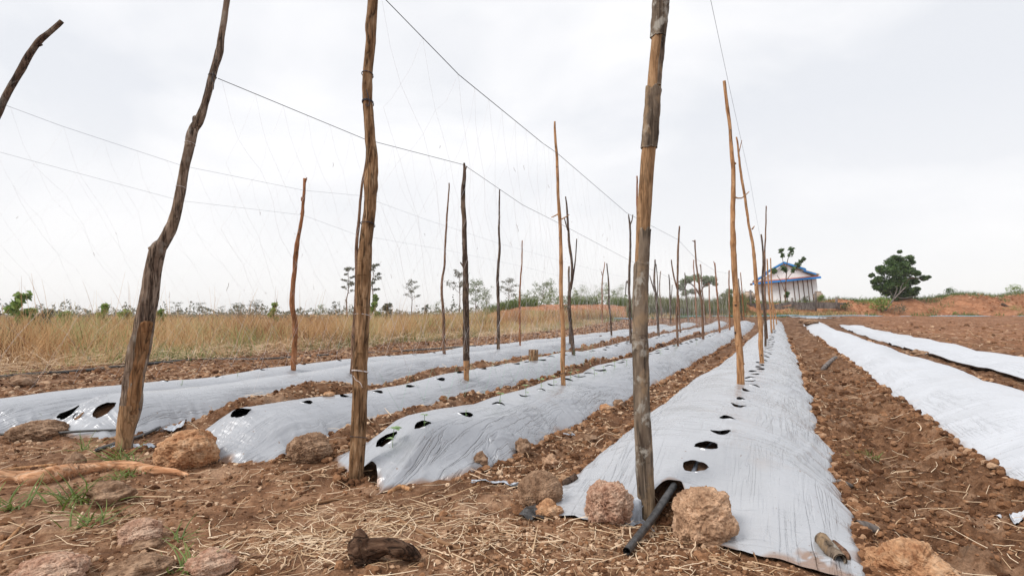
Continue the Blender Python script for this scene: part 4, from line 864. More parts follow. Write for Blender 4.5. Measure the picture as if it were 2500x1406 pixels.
def net(key, label, cw=.19, thick=.00075, uend=24):
    P = CPTS[key]; u, v = to_uv(P[:, 0], P[:, 1]); o = np.argsort(u); u, v, z = u[o], v[o], P[o, 2]
    u0, u1 = max(u[0]+.03, 1.6), min(uend, max(u[-1], 16)); b = BEDS[key]; mb = MB(); mg = MB(); r_ = random.Random(ord(key))
    H0 = 1.9; rows = 9
    def node(i, j):
        uu = u0+i*cw*.5; t = j/rows
        jx = (h2(np.int64(i), np.int64(j), 5)-.5); jz = (h2(np.int64(i), np.int64(j), 6)-.5); jy = (h2(np.int64(i), np.int64(j), 7)-.5)
        if j == 0: jz = 0; jx *= .5
        zt = float(np.interp(uu, u, z)); vt = float(np.interp(uu, u, v)); vb = float(b['c'](uu))+.06; x, y = to_xy(uu, vb); zb = float(b['h'])+float(base(x, y))+.10
        if j == 0: zt += 0
        f = min(1, .07+.93*t) if j else 0
        uu2 = uu+jx*cw*.30+(.10*math.sin(uu*1.3+t*3))*t; vv = vt*(1-t)+vb*t+jy*.07*math.sin(t*3.14)
        x, y = to_xy(uu2, vv); return (x, y, zt*(1-f)+zb*f+jz*.05)
    nn = int((u1-u0)/(cw*.5)); cache = {}
    def nd(i, j):
        if (i, j) not in cache: cache[(i, j)] = np.array(node(i, j))
        return cache[(i, j)]
    for i in range(nn):
        for j in range(rows):
            if (i+j) % 2: continue
            if r_.random() < .03: continue
            for di in (-1, 1):
                if not 0 <= i+di <= nn: continue
                a, c = nd(i, j), nd(i+di, j+1); mid = (a+c)/2+np.array([0, 0, -.012*r_.random() if j > 0 else -.02-.03*r_.random()])+np.array([(r_.random()-.5)*.012, (r_.random()-.5)*.012, 0])
                Yd = a[1]; th = thick*(1 if Yd < 7 else 1+.05*(Yd-7))
                tgt = mg if (key == 'B' and j >= rows-1 and i*cw*.5 < 3.2) else mb
                tgt.tube([a, mid, c], th, 3, cap=False)
    root = empty('trellis_net', P[0], label, 'net', 'trellis nets between the poles')
    mb.build('mesh', M['net'], root, origin=P[0])
    if mg.n: mg.build('lower_mesh', M['netgreen'], root, origin=P[0])['label'] = 'green lowest row of meshes'
    md = MB()       # dead tendrils caught in the meshes
    for _ in range(70):
        i, j = r_.randrange(nn), r_.randrange(1, rows-1); p = nd(i, j)
        if p[1] > 9: continue
        L_ = .012+.05*r_.random(); a = r_.random()*6.28; q = [p]
        for s in range(4): a += (r_.random()-.5)*1.6; q.append(q[-1]+np.array([math.cos(a)*.4, .1, math.sin(a)])*L_/4)
        md.tube(q, .0011, 3)
    if md.n: md.build('dead_tendril', M['brownbark'], root, origin=P[0])['kind'] = 'stuff'
for k in 'BCDE': net(k, NL[k], cw=.19 if k in 'BC' else .25, thick=.00042 if k in 'BC' else .00036)

# ------------------------------------------------------------------ stones, clods, wood on the ground
def rock(px, w, h, mat, label, sd_, name='rock', cat='rock', sub=5, depth_=.9, amp=.16, pit=.06, sink=.12, foot=None, squash=1, rz=0):
    "px: centre of the stone in the photograph, w and h its size there"
    p = hit(px[0], px[1]+h*.42, f=surf_z); Y = p.y+.0; sx_, sz_ = w*.5*Y/F_PX, h*.5*Y/F_PX; sy_ = sx_*depth_
    V, F = ico(min(6, sub+1) if w > 95 else sub); x, y, z = V.T; m3 = lambda f, q: (vn(x*f+z*f*.7+sd_, y*f-z*f*.4, q)+vn(z*f+sd_, x*f*.8-y*f*.6, q+1))-1
    d = 1+amp*1.3*(fbm(x*1.6+sd_, y*1.6+z*1.1, sd_, 2)+fbm(z*1.7+sd_, x*1.4-y, sd_+5, 2))+amp*.55*m3(4, sd_+20)+pit*1.0*m3(9, sd_+7)+pit*.8*m3(19, sd_+8)
    d = d-pit*2.2*np.maximum(0, m3(14, sd_+9)-.22)+pit*.55*m3(38, sd_+10)
    P = V*d[:, None]; P = np.sign(P)*np.abs(P)**.80 if squash != 1 else P
    c, s_ = math.cos(rz), math.sin(rz); P = np.stack([(P[:, 0])*sx_, P[:, 1]*sy_, P[:, 2]*sz_], -1); P = np.stack([P[:, 0]*c-P[:, 1]*s_, P[:, 0]*s_+P[:, 1]*c, P[:, 2]], -1)
    q = at(px[0], px[1], p.y+sy_*.55)
    o = mesh_np(name, P, None, F, mat, smooth=True); o.location = (q.x, q.y, q.z-.07*sz_); return tag(o, label, cat)
rock((460,1103), 136, 98, M['rock3'], 'porous orange rock holding down the film beside the crooked pole', 1, squash=2)
rock((757,1094), 104, 74, M['rock4'], 'dark brown lump of earth left of the split weathered pole', 2, amp=.12, name='clod', cat='clod')
rock((1318,1196), 106, 104, M['rock4'], 'large rounded grey brown lump of earth at the left corner of the central bed', 3, amp=.06, pit=.04, name='clod', cat='clod')
rock((1338,1245), 78, 52, M['rock3'], 'small orange brown rock lying before the large rounded lump', 4)
rock((1485,1227), 106, 98, M['rock2'], 'pitted red and grey rock just left of the lichen covered pole', 5, pit=.10, squash=2)
rock((1716,1262), 142, 132, M['rock1'], 'biggest pale brown pitted rock, right of the black hose', 6, pit=.07, squash=2)
rock((95,1052), 125, 56, M['rock4'], 'flat brown lump of earth below the leftmost bed end', 7, name='clod', cat='clod', amp=.1)
rock((180,1125), 46, 42, M['rock4'], 'small dark earth lump left of the foot of the crooked pole', 8, name='clod', cat='clod', sub=4)
rock((268,1207), 90, 56, M['rock4'], 'dark crumbly earth lump below the middle of the fallen branch', 9, name='clod', cat='clod', amp=.22)
rock((345,1298), 96, 66, M['rock2'], 'pinkish lump in the soil at lower left with a chip before it', 10, amp=.12)
rock((358,1330), 66, 36, M['rock4'], 'brown chip of earth directly before the pinkish lump', 11, sub=4, name='clod', cat='clod')
rock((128,1394), 160, 84, M['rock2'], 'blurred pinkish rock cut by the bottom border at left', 12, amp=.12)
rock((516,1380), 110, 66, M['rock2'], 'pale brown rock at the bottom border right of the blurred one', 13, amp=.2)
rock((345,1385), 130, 60, M['rock4'], 'orange brown clod at the bottom border between two pale rocks', 14, amp=.2, name='clod', cat='clod')
rock((2215,1378), 205, 110, M['rock3'], 'large blurred orange stone at the bottom right', 15, amp=.14)
rock((1477,998), 38, 24, M['rock3'], 'small orange stone at the edge of the seedling bed', 16, sub=4)
rock((1508,986), 34, 24, M['rock4'], 'small earth lump next to the little orange stone, in the furrow', 17, sub=4, name='clod', cat='clod')
rock((1275,1090), 40, 46, M['rock4'], 'upright dark earth lump at the right corner of the seedling film', 18, sub=4, name='clod', cat='clod', amp=.2)
rock((1175,1120), 34, 34, M['rock4'], 'rooty dark lump below the wrinkled front of the seedling film', 19, sub=4, name='clod', cat='clod', amp=.2)
rock((1345,1130), 40, 34, M['rock1'], 'angular pale earth lump in the furrow behind the rounded one', 20, sub=4, amp=.3)
rock((802,962), 26, 14, M['rock3'], 'tiny orange stone between the third and fourth beds', 21, sub=3)
rock((1440,1070), 34, 22, M['rock4'], 'small dark clod in the middle of the furrow before the lichen covered pole', 22, sub=4, name='clod', cat='clod')
rock((55,930), 56, 30, M['rock4'], 'dull brown lump on the soil strip at the left border', 23, sub=4, name='clod', cat='clod')
rock((2236,862), 50, 16, M['rock4'], 'little soil heap weighing down the loose white sheets where they meet', 61, name='soil_heap', cat='soil heap', sub=4, amp=.3)
rock((1975,905-118), 40, 16, M['rock4'], 'low soil heap at the far end between the white beds', 62, name='soil_heap', cat='soil heap', sub=3, amp=.3)
def ground_tube(pts, mat, name, label, cat, amp=.06, n=10, lift=0.0, hollow=False, step=.008, z=None, kn=0):
    "pts: (x, y, width) photograph pixels, lying on the surface"
    P = [];rad = []
    for i, (x, y, w_) in enumerate(pts):
        p = hit(x, y) if z is None or z[i] is None else at(x, y, z[i]); r = w_*.5*p.y/F_PX
        P.append((p.x, p.y, p.z+r*.7+lift)); rad.append(r)
    Q, par = resample(np.array(P), step); rr = np.interp(par, np.arange(len(rad)), rad); sd_ = int(pts[0][0]+pts[0][1]) % 91
    rr = rr*(1+.12*fbm(np.arange(len(Q))*step*12, 0*par, sd_, 2)*(amp > .02))
    m = MB(); m.tube(Q, rr, n, cap=not hollow, disp=groove(sd_, amp) if amp else None)
    if hollow:
        m.tube(Q[::-1], rr[::-1]*.8, n, cap=False)
    o = m.build(name, mat, origin=Q[0]); return tag(o, label, cat)
ground_tube([(-60,1178,34),(40,1176,32),(95,1180,36),(150,1170,38),(200,1158,30),(300,1148,28),(370,1156,22),(430,1158,14),(462,1163,7)], M['branch'], 'fallen_branch', 'peeled orange fallen branch lying at the left border', 'branch', .20, 20)
ground_tube([(-20,1158,10),(50,1146,9),(140,1136,6)], M['orange'], 'stick', 'thin orange stick behind the thick end of the fallen branch', 'stick', .05, 8)
ground_tube([(972,1268,7),(1020,1298,9),(1075,1325,10),(1125,1342,7)], M['straw'], 'stick', 'pale straight twig pointing right of the dark stump piece', 'stick', .04, 8)
ground_tube([(650,1262,7),(740,1238,8),(860,1212,6)], M['straw'], 'stalk', 'long pale straw stalk left of the split pole', 'stalk', .04, 7)
ground_tube([(480,1350,8),(560,1352,9),(660,1362,7)], M['brownbark'], 'stick', 'brown twig low in the left foreground above the bottom border', 'stick', .08, 8)
ground_tube([(0,1345,8),(30,1310,8),(60,1280,7)], M['orange'], 'stick', 'short orange twig slanting up at the left border', 'stick', .05, 8)
ground_tube([(790,1402,7),(820,1378,8),(856,1352,7)], M['straw'], 'stalk', 'thick pale stalk slanting left of the dark stump piece', 'stalk', .05, 7)
ground_tube([(1340,1398,3.5),(1345,1365,4),(1365,1335,4),(1385,1302,4.5)], M['straw'], 'root_fibre', 'long curved pale root fibre left of the hose end', 'root', .03, 6)
ground_tube([(1840,1350,4),(1848,1385,4.5),(1800,1375,4),(1775,1365,4)], M['straw'], 'root_fibre', 'bent yellowish straw under the front edge of the central film', 'root', .03, 6)
ground_tube([(1530,1352,19),(1555,1320,19),(1590,1275,18),(1620,1230,18),(1646,1190,16)], M['black'], 'drip_hose', 'scuffed black hose coming out from under the central film', 'hose', .02, 16, hollow=True, z=[1.80, 1.90, 2.02, 2.14, 2.26])
ground_tube([(-40,1070,7),(100,1069,7),(200,1062,6),(298,1058,5)], M['black'], 'drip_line', 'thin black line lying before the leftmost bed ends', 'hose', 0, 8, .02)
ground_tube([(-60,928,8),(100,914,8),(200,908,8),(290,897,7),(400,887,7),(500,879,6),(640,878,5),(800,868,5),(980,858,4),(1160,846,4)], M['black'], 'drip_line', 'long black pipe on the soil strip before the dry grass', 'hose', 0, 8, .0, step=.05)
ground_tube([(235,1106,9),(290,1088,10),(350,1068,8),(390,1048,6)], M['black'], 'drip_hose', 'flat grey hose end behind the foot of the crooked pole', 'hose', 0, 8, .01)
ground_tube([(2005,1325,30),(2030,1355,32),(2052,1378,30)], M['barkplate'], 'bamboo_piece', 'lichen spotted bark tube lying on the right corner of the central film', 'wood piece', .08, 14, hollow=True)
ground_tube([(2035,1322,6),(2060,1355,20),(2068,1368,18)], M['brownbark'], 'bark_shard', 'pointed brown bark shard beside the bark tube', 'wood piece', .1, 8)
ground_tube([(2092,1290,22),(2118,1294,24),(2140,1302,22)], M['greywood'], 'hollow_stem', 'short hollow grey stem in the furrow right of the central film', 'wood piece', .08, 14, hollow=True)
ground_tube([(2043,1180,13),(2062,1186,15),(2080,1190,10)], M['greywood'], 'wood_bit', 'pale rounded wood bit beside the right film edge', 'wood piece', .08, 10)
ground_tube([(2008,905,9),(2025,888,10),(2040,876,9)], M['greywood'], 'wood_bit', 'grey stick end poking from the furrow between the two right beds', 'wood piece', .08, 10)
ground_tube([(1378,1184,14),(1395,1178,18),(1408,1170,18)], M['barkdark'], 'wood_bit', 'dark log end at the left film edge behind the rounded lump', 'wood piece', .1, 10)
ground_tube([(950,1206,9),(978,1192,12),(1002,1200,11)], M['orange'], 'wood_bit', 'pale forked root piece at the torn front of the seedling film', 'root', .1, 8)
# the dark stump piece
p = hit(940, 1372); k_ = p.y/F_PX
m = MB(); c = np.array([p.x, p.y, gz(p.x, p.y)])
def pp(dx, dz, dy=0): return c+np.array([dx*k_, dy, dz*k_])
Q, par = resample(np.array([pp(-48, -8, -.02), pp(-56, 12), pp(-63, 34), pp(-60, 54), pp(-66, 74)]), .004); m.tube(Q, np.interp(par, range(5), [.020, .031, .033, .024, .008]), 28, disp=groove(3, .42))
Q, par = resample(np.array([pp(-56, 20), pp(-24, 30, .01), pp(6, 38), pp(34, 32, -.01), pp(60, 20), pp(84, 6)]), .004); m.tube(Q, np.interp(par, range(6), [.030, .029, .023, .025, .021, .008]), 28, disp=groove(5, .42))
tag(m.build('stump_piece', M['stump'], origin=c), 'dark knotty stump piece with an upright end, low centre in the foreground', 'wood piece')
# sawn stump between beds
p = hit(1302, 880); m = MB(); Y = p.y; r = 11.5*Y/F_PX; zz = np.linspace(-.05, 26*Y/F_PX, 8); m.tube(np.stack([p.x+0*zz, p.y+0*zz, p.z+zz], -1), r, 16, disp=groove(8, .12))
tag(m.build('sawn_stump', M['wood'], origin=p), 'short sawn stump on the soil between the left beds', 'stump')
# hose under the central film seen through its holes
u = np.arange(2.30, 20, .12); b = BEDS['A']; hv = np.interp(u, [h[0] for h in b['holes'][:8]], [h[1]-.022 for h in b['holes'][:8]]); X, Y = to_xy(u, hv)
z = film_z(b, u, hv)-.030-.004*np.minimum(u, 5); m = MB(); m.tube(np.stack([X, Y, z], -1), .010, 8)
tag(m.build('drip_hose', M['wiregrey']), 'grey hose running beneath the central film, glimpsed through its holes', 'hose')

# ------------------------------------------------------------------ seedlings
def leaf_shape(c, d, L_, W, droop=.3, fold=.15, n=5, lobes=0):
    "one leaf as a small curved blade; c base, d direction"
    d = np.array(d)/np.linalg.norm(d); s = np.cross(d, (0, 0, 1.0)); s /= np.linalg.norm(s)+1e-9; up = np.cross(s, d); V = []
    for i in range(n):
        t = i/(n-1); w_ = W*math.sin(math.pi*min(.96, .08+t*.9))**.7; p = np.array(c)+d*L_*t-np.array([0, 0, 1])*droop*L_*t*t
        V += [p+s*w_+up*fold*w_, p, p-s*w_+up*fold*w_]
    q = []
    for i in range(n-1):
        for k in (0, 1): a = i*3+k; q.append((a, a+1, a+4, a+3))
    return V, q
ORD = ['first', 'second', 'third', 'fourth', 'fifth', 'sixth', 'seventh', 'eighth', 'ninth', 'tenth', 'eleventh', 'twelfth', 'thirteenth', 'fourteenth', 'fifteenth', 'sixteenth']
def seedling(p, h, lv, label, grp):
    root = empty('seedling', p, label, 'seedling', grp); r_ = random.Random(int(p[1]*1000)); m = MB()
    lean = (r_.random()-.5)*.4; P = [(0, 0, -.02), (lean*h*.2, 0, h*.45), (lean*h*.6, .004, h)]; P, _ = resample(np.array(P), .008); m.tube(P, .0016, 6); m.build('stem', M['leafs'], root, attr='rnd')
    for i in range(lv):
        a = i*2.3+r_.random(); top = P[-1] if i < lv-1 or lv < 3 else P[len(P)//2]; L_ = h*(.36+.2*r_.random())
        m = MB(); V, q = leaf_shape(top, (math.cos(a), math.sin(a), .35), L_, L_*.42, .35, .25); m.add(V, q, a=r_.random()); m.build('leaf', M['leafs'], root, attr='rnd')
for i, (x, y, h, lv) in enumerate([(958,1092,44,5),(1036,1040,26,4),(1137,1014,12,3),(1220,988,26,4),(1284,966,24,3),(1321,952,26,4),(1352,942,22,3),(1392,930,20,3),(1412,922,18,3),(1452,918,18,3),(1475,912,16,3),(1500,900,16,3),(1530,893,14,3),(1612,867,12,3),(1650,856,12,3),(1700,842,10,3)]):
    p = hit(x, y); seedling(p, max(.025, h*p.y/F_PX), lv, f'{ORD[i]} green seedling from the split pole on the seedling bed', 'seedlings on the seedling bed')
for i, (x, y, h) in enumerate([(445,939,5),(580,918,5),(720,908,6)]):
    p = hit(x, y); seedling(p, .035, 3, ['flat pale seedling on the left bed beside the crooked pole', 'small pale seedling on the left bed midway between crooked and red poles', 'small pale seedling at the foot of the rusty red pole'][i], 'seedlings on the left beds')

# ------------------------------------------------------------------ trees and shrubs
def branchy(root, mat, base_p, H, spread, rad, r_, nb=7, lean=0, start=.35, tname='trunk', wob=.05):
    m = MB(); P = [np.array(base_p)+np.array([0, 0, -.1])]; n = 7
    for i in range(1, n+1): t = i/n; P.append(np.array(base_p)+np.array([lean*H*t+(r_.random()-.5)*wob*H*t, (r_.random()-.5)*wob*H, H*t]))
    Q, par = resample(np.array(P), H/24); m.tube(Q, rad*(1-.85*par/(len(P)-1)), 6, disp=groove(r_.randrange(90), .12)); tips = []
    for k in range(nb):
        t = start+(1-start)*(k+.5)/nb; i = int(t*(len(Q)-1)); a = k*2.4+r_.random(); L_ = spread*(.55+.5*r_.random())*(1.1-.5*abs(t-.6))
        e = Q[i]+np.array([math.cos(a)*L_, math.sin(a)*L_, L_*(.25+.5*r_.random())]); c = (Q[i]+e)/2+np.array([0, 0, L_*.12]); B_, _ = resample(np.array([Q[i], c, e]), L_/5); m.tube(B_, np.linspace(rad*.35, rad*.08, len(B_)), 4); tips += [e, c]
    m.build(tname, mat, root, origin=np.array(root.location)); tips.append(Q[-1]); return tips, Q
def foliage(root, mat, centers, radii, n, size, r_, name='crown', flat=.7, droop=.2, ori=None, asp=.45):
    rg = np.random.default_rng(r_.randrange(10**6)); ci = rg.integers(0, len(centers), n); C_ = np.array(centers)[ci]; rd = np.array(radii)[ci]
    d = rg.normal(size=(n, 3)); d /= np.linalg.norm(d, axis=1)[:, None]; rr = rg.random(n)**.45
    P = C_+d*(rr*rd)[:, None]*np.array([1, 1, flat])
    a = rg.normal(size=(n, 3)); a[:, 2] = a[:, 2]*.5-droop; a = a+d*.6; a /= np.linalg.norm(a, axis=1)[:, None]; b_ = np.cross(a, rg.normal(size=(n, 3))); b_ /= np.linalg.norm(b_, axis=1)[:, None]
    s = size*(.6+.8*rg.random(n)); A = a*s[:, None]; B_ = b_*(s*asp)[:, None]; nrm = np.cross(a, b_)*(s*.12)[:, None]
    V = np.stack([P-A*.5, P+B_*.5+nrm, P+A*.5, P-B_*.5+nrm], 1).reshape(-1, 3); q = np.arange(n*4).reshape(-1, 4)
    o = mesh_np(name, V-np.array(root.location), q, None, mat, root, smooth=False, attrs={'rnd': np.repeat(np.clip(rg.random(n)*.8+.2*rg.random(), 0, 1), 4)}); return o
def foot_pt(x, Y):
    X = (x-CX)/F_PX*Y/CP*CP; X = (x-CX)/F_PX*Y; return Vector((X, Y, gz(X, Y)))
def tree(x, Y, ytop, w_, label, kind='loose', mat='leafp', dens=1.0, name='tree', cat='tree', grp=None, seed=0, lean=0, lowc=.3, trunkm='brownbark'):
    r_ = random.Random(seed*31+int(x)); p = foot_pt(x, Y); top = at(x, ytop, Y).z; H = top-p.z; W = w_*.5*Y/F_PX
    root = empty(name, p, label, cat, grp)
    rad = max(.02, H*.016)
    if kind == 'layer':     # bare trunk, flat tiers of foliage at the top
        tips, Q = branchy(root, M[trunkm], p, H*.93, W*.85, rad, r_, 9, lean, .50); n = int(620*dens)
        cs = [c+np.array([0, 0, H*.02]) for c in tips]; foliage(root, M[mat], cs, [W*(.18+.26*r_.random()) for _ in cs], n, H*.034, r_, flat=.5)
    elif kind == 'shrub':
        tips, Q = branchy(root, M[trunkm], p, H*.8, W*.7, rad, r_, 6, lean, .25); cs = tips; foliage(root, M[mat], cs, [W*.42]*len(cs), int(420*dens), H*.15, r_, flat=.9, asp=.6)
    elif kind == 'sapling':   # few stems carrying big leaves in upright sprays
        tips, Q = branchy(root, M[trunkm], p, H*.85, W*.7, rad*.7, r_, 4, lean, .35); foliage(root, M[mat], tips, [W*.3]*len(tips), int(240*dens), H*.15, r_, flat=1.3, asp=.6)
    else:
        tips, Q = branchy(root, M[trunkm], p, H*.88, W*.8, rad, r_, 9, lean, lowc); cs = list(tips)
        for c in tips[:-1]: cs.append(c+np.array([(r_.random()-.5)*W*.7, (r_.random()-.5)*W*.7, (r_.random())*H*.16]))
        rds = [W*(.18+.2*r_.random()) for _ in cs]; foliage(root, M[mat], cs, rds, int(900*dens), H*.045, r_, flat=.8)
    return root
G = 'slender trees on the left horizon'
tree(848, 62, 648, 40, 'slim tall tree with a tiered crown, left of the split pole', 'layer', 'leafr', 1.0, grp=G, seed=1)
tree(910, 60, 640, 50, 'slim tall tree rising directly behind the split pole, crown to its right', 'layer', 'leafr', 1.1, grp=G, seed=2)
tree(1005, 66, 684, 50, 'slim tree with an umbrella crown between the split pole and the thin crooked brown pole', 'layer', 'leafr', 1.0, grp=G, seed=3)
tree(1122, 70, 664, 60, 'wide crowned grey green tree behind the left side of the dark grey barked pole', 'layer', 'leafr', 1.3, grp=G, seed=4)
tree(1162, 62, 682, 66, 'leafy pale green tree just right of the dark grey barked pole', 'loose', 'leafp', 1.1, grp=G, seed=5)
tree(1187, 60, 706, 46, 'low pale tree left of the dark knobbly pole', 'loose', 'leafp', .8, grp=G, seed=6)
tree(1242, 70, 682, 62, 'airy grey tree between the knobbly and the short reddish pole', 'layer', 'leafr', 1.7, grp=G, seed=7)
tree(1288, 66, 712, 60, 'low leafy tree behind the short thin reddish pole', 'loose', 'leafp', .8, grp=G, seed=8)
tree(1327, 66, 686, 66, 'tall leafy tree left of the straight orange tan pole', 'loose', 'leafp', 1.3, grp=G, seed=9)
tree(1352, 62, 708, 50, 'rounded pale tree touching the straight orange tan pole from the left', 'loose', 'leafp', .9, grp=G, seed=10)
tree(1420, 60, 703, 62, 'pale tree right of the forked grey pole', 'loose', 'leafp', 1.1, grp=G, seed=11)
tree(1472, 60, 700, 56, 'pale tree behind the thin reddish stick with the small fork', 'loose', 'leafp', 1.0, grp=G, seed=12)
tree(1508, 60, 704, 56, 'pale tree just left of the Y tipped pole', 'loose', 'leafp', 1.0, grp=G, seed=13)
G2 = 'low shrubs and saplings on the left meadow'
SH = [(45,24,712,60,'sapling','leafg','green sapling at the far left, tallest over the meadow'),(66,24,750,50,'shrub','leafg','bright green shrub right of the far left sapling'),(112,26,756,40,'shrub','leafr','brownish shrub between the far left sapling and a bright one'),
 (162,26,758,44,'shrub','leafg','low bright green shrub third from the left border'),(255,24,738,44,'sapling','leafg','bright green shrub left of the crooked pole'),(306,26,752,36,'shrub','leafg','low green shrub touching the crooked pole from the left'),
 (393,30,748,24,'shrub','leafg','small green shrub touching the crooked pole from the right'),(430,38,738,34,'layer','leafr','small flat topped tree right of the crooked pole'),(487,44,740,40,'layer','leafr','second small flat topped tree right of the crooked pole'),
 (540,44,748,24,'layer','leafr','third and smallest flat topped tree right of the crooked pole'),(582,50,744,40,'loose','leafr','grey rounded tree midway between crooked and red poles'),(620,56,736,36,'loose','leafr','grey tree left of the slender green sapling'),
 (668,26,732,26,'sapling','leafg','slender green sapling left of the rusty red pole'),(782,52,744,40,'loose','leafp','pale shrub between rusty red pole and split pole, left one'),(818,52,742,30,'loose','leafr','pale shrub between rusty red pole and split pole, right one'),
 (945,44,735,30,'shrub','leafr','thin leafed shrub right of the split pole'),(1040,46,738,20,'shrub','barkdark','dark withered shrub stub left of the thin crooked brown pole'),(1066,56,742,40,'loose','leafp','low shrub touching the thin crooked brown pole'),
 (915,30,712,24,'sapling','leafg','green leaf spray just right of the split pole above the meadow')]
for i, (x, Y, yt, w_, kd, mt, lb) in enumerate(SH):
    if mt == 'barkdark': mt = 'leafr'; dn = .15
    else: dn = 1.0
    tree(x, Y, yt, w_, lb, kd, mt, dn, name='shrub' if kd in ('shrub', 'sapling') else 'tree', cat='shrub' if kd in ('shrub', 'sapling') else 'tree', grp=G2, seed=40+i)
# far tree belt on the horizon: one uncountable mass
def belt(label, a0, a1, Y0, Y1, n, h0, h1, size, mat, sd_):
    rg = np.random.default_rng(sd_); a = a0+(a1-a0)*rg.random(n); Y = Y0+(Y1-Y0)*rg.random(n); X = a*Y; hh = h0+(h1-h0)*vn(a*46, 0*a+.5, sd_)*vn(a*140, 0*a+.5, sd_+1)*1.6
    Z = ground_z(X, Y)+hh*rg.random(n)**.8; P = np.stack([X, Y, Z], -1); A = rg.normal(size=(n, 3)); A /= np.linalg.norm(A, axis=1)[:, None]; B_ = np.cross(A, rg.normal(size=(n, 3))); B_ /= np.linalg.norm(B_, axis=1)[:, None]
    s = size*(.5+rg.random(n)); V = np.stack([P-A*s[:, None]*.5, P+B_*s[:, None]*.3, P+A*s[:, None]*.5, P-B_*s[:, None]*.3], 1).reshape(-1, 3)
    o = mesh_np('tree_belt', V, np.arange(n*4).reshape(-1, 4), None, mat, smooth=False, attrs={'rnd': np.repeat(rg.random(n), 4)}); tag(o, label, None, kind='stuff')
belt('far off belt of trees along the left horizon', -1.15, .12, 170, 240, 5000, .5, 6.5, .8, M['leafr'], 5)
belt('hedge like line of bushes behind the low red bank', -.02, .25, 50, 56, 1700, .3, 2.3, .26, M['leafp'], 7)
belt('bushes along the rear edge of the meadow', -1.0, -.05, 52, 75, 3800, .2, 1.9, .24, M['leafr'], 9)

# flat topped tree left of the house
def big_tree(x, Y, label, blobs, mat, n, size, limbs, rad, name='tree', cat='tree', trunkm='brownbark', flat=.6, asp=.45):
    p = foot_pt(x, Y); root = empty(name, p, label, cat); m = MB()
    for L_ in limbs:
        Pp = np.array([at(a, b_, Y+(c if len(q) > 3 else 0)) for q in [(*t_, 0) if len(t_) == 3 else t_ for t_ in L_] for (a, b_, w_, c) in [q]]); Q, par = resample(Pp, .12)
        rr = np.interp(par, range(len(L_)), [t_[2]*.5*Y/F_PX for t_ in L_]); m.tube(Q, rr, 7, disp=groove(4, .1))
    m.build('trunk', M[trunkm], root, origin=p)
    cs = []; rs = []; r_ = random.Random(int(x))
    for (a, b_, r0) in blobs:
        R0 = r0*Y/F_PX
        for _ in range(3):
            q = at(a+(r_.random()-.5)*r0*.5, b_+(r_.random()-.5)*r0*.4, Y+(r_.random()-.5)*R0*3); cs.append(np.array(q)); rs.append(R0*(.6+.5*r_.random()))
    foliage(root, M[mat], cs, rs, n, size, r_, flat=flat, asp=asp); return root
big_tree(1705, 47, 'flat topped feathery tree left of the house beyond the poles', [(1668,690,12),(1680,682,13),(1700,678,14),(1720,680,13),(1738,684,12),(1746,692,8),(1664,704,8),(1672,716,9),(1690,712,8),(1655,700,6),(1724,694,9)], 'leafp', 3000, .22,
         [[(1712,752,6),(1710,730,5),(1706,715,4),(1690,695,3),(1672,686,2)], [(1708,722,4),(1718,700,3),(1738,686,2)], [(1706,715,3),(1706,695,2.4),(1700,680,1.6)]], .1, flat=.75)
big_tree(1775, 47, 'small pale bush between the flat topped tree and the tall orange tan pole', [(1768,722,9),(1782,712,10),(1776,735,10)], 'leafp', 700, .22, [[(1776,752,3),(1776,730,2),(1780,712,1.2)]], .05)
# the dark round tree on the bank
big_tree(2196, 49, 'dense dark green round tree on the red earth bank right of the house', [(2196,634,13),(2180,648,17),(2210,645,15),(2226,640,9),(2160,662,18),(2190,668,24),(2174,640,13),(2150,656,12),(2222,662,17),(2238,668,12),(2176,700,22),(2196,678,26),(2216,664,20),(2146,684,16),(2168,690,22),(2200,692,24),(2232,686,17),(2256,680,9),(2268,676,5),(2134,688,8),(2156,704,14),(2184,712,18),(2214,710,17),(2236,706,10),(2192,722,14),(2210,722,9),(2128,672,6),(2140,700,12),(2164,716,14),(2228,715,13),(2200,650,16),(2184,628,8),(2222,628,8),(2174,660,16),(2206,700,20),(2182,726,12),(2216,726,10),(2196,615,5)], 'leafd', 24000, .18,
         [[(2196,733,9),(2194,715,8),(2186,690,6),(2176,665,4),(2170,650,2)], [(2196,728,7),(2204,705,5),(2220,680,4),(2250,682,2)], [(2194,715,6),(2196,680,4),(2198,640,2)], [(2192,722,5),(2170,705,4),(2145,690,2)]], .15, flat=.75, asp=.5)
# sapling standing before the house
big_tree(1918, 50.2, 'tall sapling with leafy sprays standing before the house wall', [(1908,612,7),(1911,624,6),(1932,610,7),(1928,622,6),(1912,655,7),(1918,662,5),(1940,655,6),(1948,646,6),(1956,639,5),(1962,632,4),(1936,662,5),(1890,662,6),(1922,716,5),(1919,722,4)], 'leafd', 620, .30,
         [[(1917,738,3),(1918,700,2.6),(1920,670,2.2),(1922,640,1.8),(1930,612,1.2)], [(1916,712,1.8),(1908,690,1.6),(1897,672,1.2)], [(1919,685,1.8),(1932,668,1.4),(1955,640,1)], [(1921,655,1.6),(1912,640,1.2),(1908,612,1)]], .05, name='sapling', cat='sapling', flat=1.1, asp=.5)
